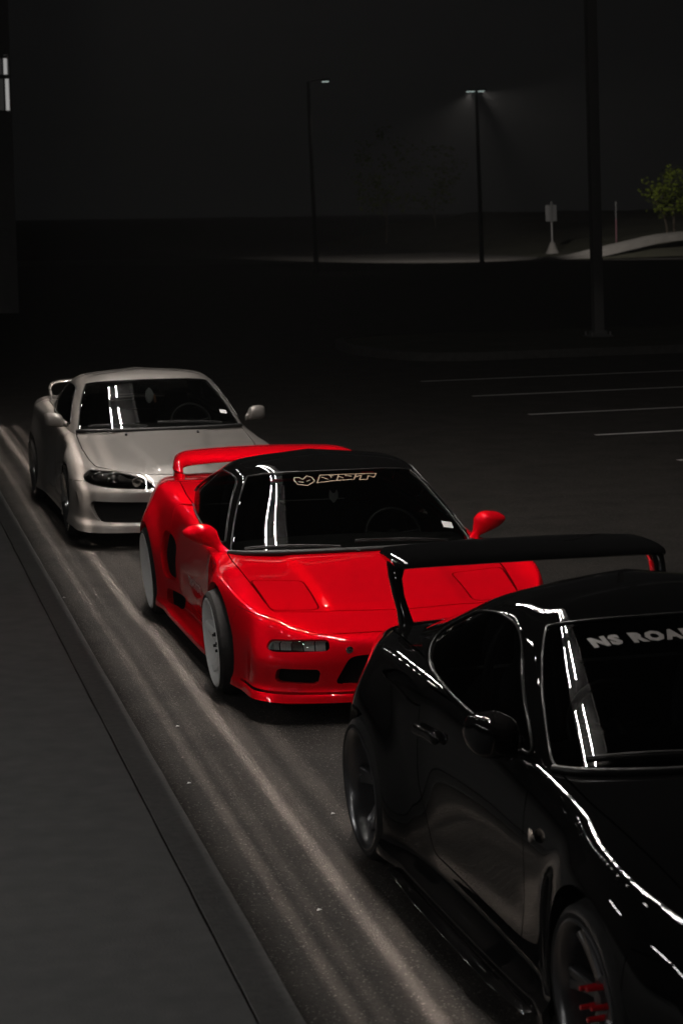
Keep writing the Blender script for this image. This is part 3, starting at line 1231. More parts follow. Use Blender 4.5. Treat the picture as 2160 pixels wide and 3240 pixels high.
# ---------------------------------------------------------------- the red car
def build_red():
    rows = rows_of([
        ([0, .37, .72, .875, .885, .915, .91, .925, .935, .945, .95, .96, .94, .84, .6, 0], [-2.2, -2.19, -2.12, -1.93, -1.72, -1.265, -.88, -.5, 0, .5, .85, 1.265, 1.65, 2.0, 2.12, 2.16], [.125, .125, .125, .125, .12, .14, .11, .11, .11, .11, .12, .15, .2, .22, .22, .22]),
        ([0, .37, .715, .87, .88, .92, .91, .92, .93, .94, .95, .965, .95, .85, .6, 0], [-2.19, -2.18, -2.105, -1.92, -1.715, -1.265, -.88, -.5, 0, .5, .85, 1.265, 1.65, 2.0, 2.13, 2.17], [.155, .155, .155, .15, .15, .17, .135, .135, .135, .135, .15, .2, .25, .26, .26, .26]),
        ([0, .36, .695, .85, .865, .925, .87, .845, .84, .855, .935, .975, .955, .86, .6, 0], [-2.165, -2.15, -2.075, -1.9, -1.705, -1.265, -.88, -.5, 0, .5, .85, 1.265, 1.65, 2.02, 2.14, 2.19], [.20, .20, .20, .195, .2, .22, .19, .18, .18, .18, .2, .25, .3, .3, .3, .3]),
        ([0, .36, .70, .845, .865, .935, .885, .85, .848, .865, .945, .985, .955, .87, .61, 0], [-2.16, -2.145, -2.07, -1.9, -1.7, -1.265, -.87, -.5, 0, .5, .85, 1.265, 1.65, 2.03, 2.15, 2.2], [.32, .32, .32, .32, .33, .36, .33, .32, .32, .32, .34, .38, .42, .42, .42, .42]),
        ([0, .36, .68, .82, .862, .95, .90, .87, .865, .88, .955, .99, .955, .86, .6, 0], [-2.13, -2.11, -2.02, -1.87, -1.68, -1.265, -.86, -.5, 0, .5, .85, 1.265, 1.65, 2.03, 2.16, 2.2], [.42, .42, .42, .43, .46, .52, .50, .48, .48, .50, .54, .58, .6, .6, .6, .6]),
        ([0, .37, .62, .76, .85, .90, .875, .85, .845, .85, .88, .89, .83, .76, .56, 0], [-2.085, -2.075, -1.975, -1.83, -1.63, -1.265, -.86, -.5, 0, .5, .85, 1.265, 1.65, 1.98, 2.09, 2.13], [.455, .457, .482, .52, .595, .692, .712, .71, .735, .775, .84, .885, .86, .85, .85, .85]),
        ([0, .33, .55, .68, .735, .765, .775, .775, .79, .78, .785, .78, .74, .66, .5, 0], [-2.03, -2.01, -1.91, -1.78, -1.59, -1.25, -.88, -.6, 0, .5, .85, 1.265, 1.65, 1.95, 2.03, 2.06], [.475, .478, .508, .542, .588, .658, .695, .715, .76, .82, .875, .915, .885, .868, .865, .865]),
        ([0, .2, .33, .40, .42, .43, .43, .43, .42, .42, .42, .42, .4, .36, .28, 0], [-1.9, -1.88, -1.8, -1.68, -1.52, -1.22, -.9, -.66, 0, .5, .85, 1.265, 1.6, 1.82, 1.9, 1.93], [.505, .51, .53, .555, .59, .635, .68, .712, .765, .825, .87, .895, .885, .87, .87, .87]),
        ([0] * 16, [-1.76, -1.74, -1.68, -1.58, -1.44, -1.2, -.92, -.7, 0, .5, .85, 1.25, 1.5, 1.66, 1.72, 1.75], [.538, .54, .55, .568, .592, .632, .678, .712, .77, .835, .87, .89, .885, .875, .872, .872]),
    ])
    gh = rows_of([
        ([0, .4, .69, .765, .79, .81, .81, .79, .73, .64, .4, 0], [-.80, -.78, -.71, -.65, -.56, -.25, .1, .5, .9, 1.2, 1.35, 1.4], [.69, .69, .69, .69, .69, .71, .74, .79, .85, .89, .9, .9]),
        ([0, .36, .595, .665, .695, .715, .715, .70, .64, .56, .35, 0], [-.44, -.42, -.365, -.31, -.24, -.05, .2, .55, .95, 1.1, 1.2, 1.22], [.91, .91, .905, .90, .90, .915, .93, .945, .955, .96, .965, .97]),
        ([0, .3, .465, .52, .55, .58, .58, .565, .50, .45, .28, 0], [-.08, -.07, -.03, 0, .05, .2, .35, .55, .78, .85, .92, .94], [1.13, 1.13, 1.115, 1.10, 1.095, 1.10, 1.10, 1.09, 1.07, 1.065, 1.07, 1.075]),
        ([0, .25, .38, .42, .45, .47, .47, .46, .40, .36, .22, 0], [.05, .06, .08, .1, .14, .22, .35, .5, .62, .66, .7, .71], [1.172, 1.17, 1.16, 1.155, 1.15, 1.155, 1.155, 1.145, 1.135, 1.13, 1.135, 1.14]),
        ([0] * 12, [.18, .19, .2, .22, .25, .28, .35, .45, .5, .52, .54, .55], [1.19] * 12),
    ])
    axf, axr, zc, R = -1.265, 1.265, .305, .345
    pop = rnd([(.44, -1.255), (.745, -1.255), (.715, -1.725), (.44, -1.725)], .05)
    hood = rnd([(0, -.705), (.50, -.70), (.762, -.60), (.772, -.85), (.756, -1.26), (.727, -1.60), (.705, -1.742), (.40, -1.76), (0, -1.78), (-.3, -1.5), (-.3, -.72)], .03)
    hood = np.array([(max(0, 0) + p[0], p[1]) for p in hood])
    door = rnd([(-.66, .80), (-.70, .55), (-.62, .22), (.52, .24), (.66, .48), (.72, .84)], .06)
    vent = rnd([(.57, .585), (.66, .64), (.80, .66), (.84, .5), (.80, .34), (.62, .33)], .05)
    lowvent = rnd([(.42, .255), (.78, .27), (.80, .18), (.50, .165)], .03)
    fog = rnd([(.475, .396), (.475, .447), (.76, .440), (.79, .398), (.76, .386)], .02)
    fvent = rnd([(.545, .218), (.525, .298), (.75, .302), (.765, .225)], .025)
    grille = rnd([(-.5, .205), (.46, .215), (.375, .358), (.30, .368), (-.5, .365)], .04)

    P = dict(axf=axf, axr=axr, zc=zc, R_arch=R, flare=.026, flare_w=.16, paint=M['red'], smooth=4, bulge=(.385, .445, -1.80, -.62, .014),
             openings=[(f_yz(vent, .6), .10), (f_yz(lowvent, .6), .06), (f_xz(fvent, -1.6), .06), (f_xz(grille, -1.6), .09),
                       (lambda S: np.where(S.V[:, 1] < -1.3, np.maximum(np.abs(S.V[:, 2] - .172) - .006, S.V[:, 1] + 1.68), 1.0), .03)],
             panels=[
                 ('turn_signal', f_xz(fog, -1.5), M['lens'], dict(pair=True, offset=-.006, rim=.03)),
                 ('headlamp_cover', f_xy(pop, .45), None, dict(pair=True, gap=.0045)),
                 ('hood', lambda S: np.where(S.V[:, 2] > .45, sd_poly(np.abs(S.V[:, :2]) * np.array([1, -1]), hood), 1.0), None, dict(gap=.0042)),
                 ('door', f_yz(door, .55), None, dict(pair=True)),
                 ('front_bumper', lambda S: np.where(S.V[:, 1] < -1.3, np.maximum(S.V[:, 2] - (.47 + .30 * np.clip(np.abs(S.V[:, 0]) - .55, 0, .5)), S.V[:, 1] + 1.60), 1.0), None, dict(gap=.0018)),
             ],
             windshield=lambda S: np.where((S.UV[:, 0] < 3.6) & (S.V[:, 1] < .4), np.maximum.reduce([(S.UV[:, 0] - 2.78) * .1, (.10 - S.UV[:, 1]) * .3, (S.UV[:, 1] - 1.93) * .3]), 1.0),
             side_window=f_yz(rnd([(-.53, .745), (.00, 1.066), (.14, 1.088), (.42, 1.083), (.70, 1.02), (1.0, .90), (.92, .865), (.5, .815), (0, .768)], .05), .4),
             rear_window=lambda S: np.where((S.UV[:, 0] > 8) & (S.V[:, 1] > .6), np.maximum.reduce([(8.9 - S.UV[:, 0]) * .1, (.25 - S.UV[:, 1]) * .3, (S.UV[:, 1] - 1.9) * .3]), 1.0),
             roof_paint=M['roof_black'], side_glass=M['glass_dark'], belt=.80, floor=.22, dash=(-.66, .735), seat_y=.25, seat_h=.66, steer=(.37, -.20, .70))
    root, ws, sw, parts = make_car('sports_car', 'low red sports car with black roof and white dished wheels', 'car', *CARS['red'], rows, gh, P)
    # turn lamp insides
    for s in (-1, 1):
        for i in range(5):
            t0, t1 = .487 + i * .058, .487 + (i + 1) * .058 - .006
            xm = (t0 + t1) / 2
            ys = -2.085 + max(0, xm - .40) ** 1.6 * .78
            m = MB()
            n = 6
            for k in range(n):                      # ribbed reflector
                u0 = t0 + (t1 - t0) * k / n
                u1 = t0 + (t1 - t0) * (k + .8) / n
                sl = 1.25 * max(0, xm - .40) ** .6
                m.obox(((u0 + u1) / 2 * s, ys + .016 + ((u0 + u1) / 2 - xm) * sl, .412), ((u1 - u0) / 2, 0, 0), (0, .008, .004), (0, .008, .024))
            m.build('lamp_segment', M['lamp_white'] if i != 2 else M['amber'], root)
    # wheels
    sp = (5, .18, .0, .085, .075, .05)
    for s in (-1, 1):
        wheel(root, s * .972, axf, zc, s, .305, .252, .225, M['white_rim'], M['white_rim'], (5, .30, 0, .085, .06, .022), camber=.07, hub_out=.055, barrel_mat=M['rim_silver'])
        wheel(root, s * .990, axr, zc + .003, s, .308, .255, .27, M['white_rim'], M['white_rim'], (5, .30, 0, .085, .06, .12), camber=.08, hub_out=.16, barrel_mat=M['rim_silver'])
    # mirrors on stalks
    mirror_pair(root, [((.775, -.60, .715), (.028, 0, -.01), (0, .03, 0)), ((.80, -.56, .740), (.024, 0, -.012), (0, .026, 0)), ((.845, -.53, .775), (.05, 0, -.025), (0, .045, 0)),
                       ((.885, -.51, .806), (.078, 0, -.03), (0, .065, 0)), ((.918, -.50, .832), (.082, 0, -.028), (0, .07, 0)), ((.945, -.49, .852), (.062, 0, -.02), (0, .055, 0)), ((.958, -.485, .862), (.015, 0, -.005), (0, .015, 0))], M['red'])
    # wing
    wing(root, [(-.665, 1.86, .80), (-.668, 1.92, .875), (-.650, 2.02, .945), (-.57, 2.09, .975), (-.3, 2.12, .988), (0, 2.13, .992), (.3, 2.12, .988), (.57, 2.09, .975), (.650, 2.02, .945), (.668, 1.92, .875), (.665, 1.86, .80)],
         [.50, .42, .36, .34, .34, .34, .34, .34, .36, .42, .50], .19, M['red'], tilt=.18)
    # wipers, stickers
    tw = bvh(ws)
    wiper(root, tw, [(-.10, -.77, .73), (-.35, -.74, .745), (-.66, -.68, .725)])
    wiper(root, tw, [(.58, -.72, .72), (.3, -.74, .76), (.0, -.74, .765)])
    V, F = rounded_box((-.70, -.80, .700), (.70, -.775, .712), .004)
    MB().tube(hermite(np.array([(-.755, -.64, .712), (-.69, -.705, .715), (-.4, -.775, .716), (0, -.795, .716), (.4, -.775, .716), (.69, -.705, .715), (.755, -.64, .712)]), 6), .018, 8).build('cowl_trim', M['plastic'], root, 60)
    sx, ty = .000487, .00075
    q = lambda L: [((X - 800) * sx, -(Y - 262 + (X - 800) * .028) * ty) for X, Y in L]
    fox = q([(270, 245), (255, 275), (285, 335), (410, 355), (515, 300), (490, 245), (435, 225), (400, 250), (375, 270), (350, 262), (330, 245), (270, 245)])
    strokes = [fox, q([(310, 302), (365, 312)]), q([(415, 298), (455, 285)]),
               q([(1345, 203), (605, 222), (540, 322), (800, 297), (1030, 283), (1080, 207)]), q([(803, 297), (850, 212)]),
               q([(618, 248), (690, 278)]), q([(725, 230), (770, 232)]), q([(740, 222), (742, 255)]), q([(845, 245), (895, 262)]), q([(930, 228), (1010, 243)]),
               q([(1060, 250), (1140, 230), (1100, 288), (1200, 285), (1230, 235), (1300, 255), (1345, 203)])]
    V, F = stroke_quads(strokes, .0075)
    decal(root, V, F, (.01, -.165, 1.05), (1, 0, 0), (0, .86, .50), (0, .5, -.86), tw, M['gold_vinyl'], 'windshield_sticker')
    V, F = stroke_quads([[(0, 0), (.05, 0)], [(0, .02), (.05, .02)], [(0, .04), (.05, .04)]], .022)
    decal(root, V, F, (.60, -.56, .80), (1, 0, 0), (0, .86, .50), (0, .5, -.86), tw, M['ornament'], 'inspection_sticker')
    # inside mirror and the hanging mask charm
    V, F = egg([((-.09, -.06, 1.03), (0, .008, 0), (0, 0, .015)), ((-.08, -.06, 1.03), (0, .014, 0), (0, 0, .028)), ((.08, -.06, 1.03), (0, .014, 0), (0, 0, .028)), ((.09, -.06, 1.03), (0, .008, 0), (0, 0, .015))], 3, 14, 3)
    obj('rear_view_mirror', V, F, M['plastic'], root, 60)
    door_tree = bvh(parts['door'])
    lettering(root, 'TRA KYOTO', .085, .0, .001, 1.0, (-.9, .22, .385), (0, -1, 0), (0, 0, 1), (1, 0, 0), door_tree, M['white_vinyl'], 'door_lettering')
    # small things: washer nozzle, tow hook dot, fuel door notch
    MB().tube([(0.0, -.80, .705), (0.0, -.81, .722)], .012, 8).build('washer_nozzle', M['plastic'], root, 60)
    for s in (-1, 1):
        V, F = lathe([(0, .0), (-.004, .012), (0, .02)], 16)
        V = [(.37 * s + v[1], -2.128 + v[0], .396 + v[2]) for v in V]
        obj('bumper_stud', V, F, M['lamp_chrome'], root, 60)
    # charm is its own thing
    ch = [(-.028, .03), (-.022, .052), (-.008, .030), (.008, .030), (.022, .052), (.028, .03), (.028, .0), (.004, -.03), (-.004, -.03), (-.028, .0)]
    n = len(ch)
    V = [(x, -.004, z) for x, z in ch] + [(x, .004, z) for x, z in ch]
    F = [tuple(range(n - 1, -1, -1)), tuple(range(n, 2 * n))] + [(i, (i + 1) % n, (i + 1) % n + n, i + n) for i in range(n)]
    o = empty('hanging_charm', (CARS['red'][0][0] + .02, CARS['red'][0][1] - .06, .935))
    tag(o, 'grey pointed-ear mask charm hanging inside the red car windshield', 'charm')
    obj('mask', V, F, M['ornament'], o)
    MB().tube([(0, 0, .03), (0, 0, .08)], .0015, 6).build('string', M['plastic'], o)
    return root


# ---------------------------------------------------------------- the silver car
def build_silver():
    yb = [-1.26, -.87, -.5, 0, .5, .85, 1.265, 1.65]
    rows = rows_of([
        ([0, .42, .72, .885, .915, .92, .88, .875, .875, .88, .9, .93, .9, .82, .6, 0], [-2.21, -2.2, -2.13, -1.96, -1.75] + yb + [2.02, 2.14, 2.18], [.15, .15, .15, .155, .17, .2, .15, .15, .15, .15, .16, .2, .22, .24, .24, .24]),
        ([0, .415, .71, .875, .905, .915, .875, .872, .872, .875, .895, .925, .9, .82, .6, 0], [-2.2, -2.19, -2.12, -1.94, -1.74] + yb + [2.02, 2.14, 2.18], [.21, .21, .21, .212, .22, .24, .185, .185, .185, .185, .2, .25, .27, .28, .28, .28]),
        ([0, .40, .685, .85, .893, .91, .858, .848, .845, .853, .885, .92, .9, .83, .6, 0], [-2.155, -2.14, -2.07, -1.9, -1.72] + yb + [2.03, 2.15, 2.19], [.245, .245, .245, .25, .27, .3, .24, .235, .235, .24, .26, .32, .34, .36, .36, .36]),
        ([0, .40, .68, .845, .885, .905, .855, .845, .84, .85, .88, .92, .895, .83, .6, 0], [-2.15, -2.135, -2.06, -1.89, -1.71] + yb + [2.04, 2.16, 2.2], [.34, .34, .34, .345, .36, .41, .37, .36, .36, .37, .39, .43, .45, .46, .46, .46]),
        ([0, .40, .67, .83, .87, .9, .85, .84, .835, .845, .87, .91, .885, .82, .6, 0], [-2.15, -2.13, -2.04, -1.86, -1.69] + yb + [2.03, 2.16, 2.2], [.46, .46, .46, .465, .50, .56, .56, .56, .57, .58, .60, .63, .64, .64, .64, .64]),
        ([0, .38, .63, .79, .84, .875, .84, .825, .82, .83, .85, .885, .85, .78, .57, 0], [-2.12, -2.10, -1.99, -1.78, -1.6] + yb + [1.98, 2.09, 2.13], [.505, .505, .51, .53, .585, .70, .76, .79, .82, .845, .875, .905, .90, .88, .87, .87]),
        ([0, .33, .56, .71, .75, .755, .75, .75, .76, .76, .76, .76, .73, .66, .5, 0], [-2.06, -2.03, -1.9, -1.66, -1.5, -1.22, -.9, -.68, 0, .5, .85, 1.265, 1.65, 1.94, 2.02, 2.05], [.56, .565, .585, .635, .675, .735, .79, .83, .87, .89, .915, .95, .955, .945, .935, .935]),
        ([0, .2, .34, .42, .44, .45, .45, .45, .45, .45, .45, .44, .42, .36, .28, 0], [-1.94, -1.91, -1.78, -1.58, -1.44, -1.18, -.92, -.76, 0, .5, .85, 1.265, 1.6, 1.82, 1.9, 1.93], [.615, .62, .645, .685, .71, .76, .81, .845, .88, .9, .925, .965, .97, .96, .95, .95]),
        ([0] * 16, [-1.78, -1.75, -1.66, -1.5, -1.38, -1.15, -.94, -.8, 0, .5, .85, 1.25, 1.5, 1.66, 1.72, 1.75], [.655, .66, .675, .705, .73, .775, .82, .85, .885, .905, .93, .97, .975, .97, .965, .965]),
    ])
    gh = rows_of([
        ([0, .4, .67, .735, .765, .785, .785, .78, .74, .66, .4, 0], [-.86, -.84, -.78, -.73, -.64, -.3, .1, .55, 1.0, 1.3, 1.45, 1.48], [.83, .83, .83, .83, .83, .85, .86, .88, .90, .92, .93, .93]),
        ([0, .37, .60, .665, .695, .72, .72, .71, .66, .59, .36, 0], [-.47, -.455, -.40, -.35, -.27, -.05, .2, .6, .98, 1.12, 1.2, 1.22], [1.04, 1.04, 1.035, 1.03, 1.03, 1.04, 1.045, 1.05, 1.05, 1.05, 1.06, 1.065]),
        ([0, .32, .50, .555, .585, .615, .615, .60, .55, .50, .3, 0], [-.06, -.05, -.02, .01, .07, .22, .4, .62, .80, .86, .92, .94], [1.245, 1.24, 1.225, 1.21, 1.205, 1.21, 1.21, 1.195, 1.175, 1.17, 1.185, 1.19]),
        ([0, .27, .42, .46, .49, .51, .51, .50, .45, .41, .25, 0], [.08, .09, .11, .13, .17, .25, .4, .54, .65, .69, .73, .745], [1.285, 1.28, 1.27, 1.265, 1.26, 1.265, 1.265, 1.255, 1.245, 1.24, 1.25, 1.255]),
        ([0] * 12, [.2, .21, .22, .24, .27, .3, .4, .48, .53, .55, .57, .58], [1.305] * 12),
    ])
    axf, axr, zc, R = -1.2625, 1.2625, .31, .345
    head = rnd([(.80, .575), (.745, .618), (.56, .612), (.38, .578), (.30, .535), (.27, .498), (.36, .494), (.66, .505), (.765, .522), (.805, .55)], .02)
    hood = rnd([(0, -.79), (.45, -.77), (.735, -.70), (.745, -1.2), (.725, -1.50), (.69, -1.66), (.52, -1.84), (.32, -1.97), (0, -2.01), (-.3, -1.5), (-.3, -.8)], .03)
    door = rnd([(-.60, .90), (-.62, .55), (-.55, .24), (.50, .26), (.62, .52), (.60, .90)], .05)
    duct = rnd([(.32, .225), (.315, .388), (.775, .398), (.79, .35), (.755, .265), (.70, .232)], .035)
    cduct = rnd([(-.5, .225), (.235, .225), (.225, .40), (-.5, .40)], .03)
    P = dict(axf=axf, axr=axr, zc=zc, R_arch=R, flare=.022, paint=M['silver'], smooth=6, bulge=(.20, .42, -1.95, -.70, .010),
             openings=[(f_xz(duct, -1.6), .10), (f_xz(cduct, -1.6), .10)],
             panels=[
                 ('headlamp_lens', f_xz(head, -1.2), M['lens'], dict(pair=True, offset=-.002, rim=.03)),
                 ('hood', lambda S: np.where(S.V[:, 2] > .5, sd_poly(np.abs(S.V[:, :2]) * np.array([1, -1]), hood), 1.0), None, dict(gap=.0042)),
                 ('door', f_yz(door, .55), None, dict(pair=True)),
                 ('front_bumper', lambda S: np.where(S.V[:, 1] < -1.3, np.maximum(S.V[:, 2] - (.535 + .0 * S.V[:, 0]), S.V[:, 1] + 1.56), 1.0), None, dict(gap=.002)),
             ],
             windshield=lambda S: np.where((S.UV[:, 0] < 3.6) & (S.V[:, 1] < .4), np.maximum.reduce([(S.UV[:, 0] - 2.72) * .1, (.12 - S.UV[:, 1]) * .3, (S.UV[:, 1] - 1.93) * .3]), 1.0),
             side_window=f_yz(rnd([(-.50, .885), (.02, 1.165), (.16, 1.188), (.48, 1.188), (.80, 1.10), (1.02, .975), (.95, .935), (.5, .912), (0, .893)], .05), .4),
             rear_window=lambda S: np.where((S.UV[:, 0] > 8) & (S.V[:, 1] > .6), np.maximum.reduce([(8.9 - S.UV[:, 0]) * .1, (.25 - S.UV[:, 1]) * .3, (S.UV[:, 1] - 1.9) * .3]), 1.0),
             side_glass=M['glass_dark'], belt=.88, floor=.24, dash=(-.72, .86), seat_y=.30, seat_h=.70, steer=(.37, -.22, .84))
    root, ws, sw, parts = make_car('coupe', 'silver grey coupe parked last in the row behind the red car', 'car', *CARS['silver'], rows, gh, P)
    # headlamp insides
    for s in (-1, 1):
        h = empty('headlamp', (0, 0, 0), 0, root)
        V, F = egg([((s * .79, -1.56, .575), (0, .03, 0), (0, 0, .02)), ((s * .66, -1.72, .555), (0, .06, 0), (0, 0, .048)), ((s * .48, -1.86, .545), (0, .05, 0), (0, 0, .044)), ((s * .32, -1.96, .522), (0, .03, 0), (0, 0, .022))], 4, 14, 2)
        obj('lamp_bowl', V, F, M['lamp_dark'], h, 60)
        for (x, y, z, r, m) in [(.575, -1.865, .556, .046, M['lamp_chrome']), (.40, -1.975, .533, .034, M['amber']), (.70, -1.745, .560, .032, M['lamp_chrome'])]:
            V, F = lathe([(0.03, r * .3), (0.022, r * .6), (.0, r), (-.006, r * 1.06), (-.004, r * 1.12), (.03, r * 1.12)], 20)
            V = [(s * x + v[1], y + v[0], z + v[2]) for v in V]
            obj('lamp_ring', V, F, m, h, 60)
            if r > .04:
                V, F = egg([((s * x, y + .02, z), (r * .5, 0, 0), (0, 0, r * .5)), ((s * x, y - .002, z), (r * .8, 0, 0), (0, 0, r * .8)), ((s * x, y - .022, z), (r * .5, 0, 0), (0, 0, r * .5)), ((s * x, y - .03, z), (r * .1, 0, 0), (0, 0, r * .1))], 3, 16)
                obj('projector', V, F, M['seal'], h, 60)
    for s in (-1, 1):
        wheel(root, s * .905, axf, zc - .005, s, .302, .245, .225, M['black_rim'], M['chrome'], (6, .0, .12, .05, .04, .06), camber=.04, hub_out=.08)
        wheel(root, s * .925, axr, zc - .005, s, .302, .245, .24, M['black_rim'], M['chrome'], (6, .0, .12, .05, .04, .10), camber=.05, hub_out=.12)
    mirror_pair(root, [((.80, -.58, .895), (0, .03, 0), (0, 0, .025)), ((.825, -.56, .910), (0, .04, 0), (0, 0, .034)), ((.85, -.55, .928), (0, .06, 0), (0, 0, .058)), ((.91, -.54, .938), (0, .065, 0), (0, 0, .064)),
                       ((.96, -.53, .938), (0, .06, 0), (0, 0, .060)), ((.985, -.52, .936), (0, .035, 0), (0, 0, .04)), ((.992, -.515, .935), (0, .01, 0), (0, 0, .01))], M['silver'], p=2.6)
    wing(root, [(-.66, 1.85, .93), (-.665, 1.95, .985), (-.64, 2.02, 1.045), (-.57, 2.04, 1.07), (-.3, 2.05, 1.085), (0, 2.05, 1.09), (.3, 2.05, 1.085), (.57, 2.04, 1.07), (.64, 2.02, 1.045), (.665, 1.95, .985), (.66, 1.85, .93)], [.24, .22, .2, .2, .2, .2, .2, .2, .2, .22, .24], .16, M['silver'])
    tw = bvh(ws)
    wiper(root, tw, [(-.12, -.82, .87), (-.35, -.78, .885), (-.62, -.72, .86)])
    wiper(root, tw, [(.55, -.76, .86), (.28, -.78, .90), (-.02, -.78, .905)])
    MB().tube(hermite(np.array([(-.73, -.73, .848), (-.66, -.785, .852), (-.4, -.84, .853), (0, -.86, .853), (.4, -.84, .853), (.66, -.785, .852), (.73, -.73, .848)]), 6), .016, 8).build('cowl_trim', M['plastic'], root, 60)
    for k, (x, y, z, w, m) in enumerate([(.60, -.55, .94, .05, 'ornament'), (.43, -.05, 1.225, .03, 'orange'), (0, -.06, 1.235, .018, 'green_lens')]):
        V, F = stroke_quads([[(-w / 2, t) , (w / 2, t)] for t in np.arange(-w / 2, w / 2, .012)], .0135)
        decal(root, V, F, (x, y, z), (1, 0, 0), (0, .86, .5), (0, .5, -.86), tw, M[m], 'windshield_sticker')
    for s in (-.33, .30):
        MB().tube([(s, -.95, .815), (s, -.96, .835)], .012, 8).build('washer_nozzle', M['plastic'], root, 60)
    # front corner canards beside the bumper
    for s in (-1, 1):
        m = MB()
        V, F = loft([foil((s * (.845 + .03 * t), -1.80 + .02 * t, .28 + .18 * t), .10 - .03 * t, .1, (0, 1, 0), (1, 0, 0)) for t in (0, .35, .7, 1)])
        obj('bumper_fin', V, F, M['silver'], root, 50)
    V, F = egg([((-.06, -.02, 1.14), (0, .01, 0), (0, 0, .02)), ((-.05, -.02, 1.14), (0, .016, 0), (0, 0, .03)), ((.09, -.02, 1.14), (0, .016, 0), (0, 0, .03)), ((.10, -.02, 1.14), (0, .01, 0), (0, 0, .02))], 3, 14, 3)
    obj('rear_view_mirror', V, F, M['plastic'], root, 60)
    cx, cy = CARS['silver'][0][:2]
    o = empty('hanging_charm', (cx + .02, cy - .05, 1.06))
    tag(o, 'dangling pale and orange trinkets inside the silver car windshield', 'charm')
    V, F = egg([((0, 0, .09), (.006, 0, 0), (0, .006, 0)), ((0, 0, .06), (.03, 0, 0), (0, .012, 0)), ((.004, 0, .02), (.04, 0, 0), (0, .014, 0)), ((.0, 0, -.03), (.026, 0, 0), (0, .012, 0)), ((0, 0, -.05), (.008, 0, 0), (0, .006, 0))], 3, 12)
    obj('tassel', V, F, M['ornament'], o, 60)
    V, F = egg([((.045, 0, .03), (.004, 0, 0), (0, .004, 0)), ((.05, 0, .0), (.014, 0, 0), (0, .01, 0)), ((.055, 0, -.04), (.012, 0, 0), (0, .01, 0)), ((.056, 0, -.05), (.004, 0, 0), (0, .004, 0))], 3, 10)
    obj('bead', V, F, M['orange'], o, 60)
    return root


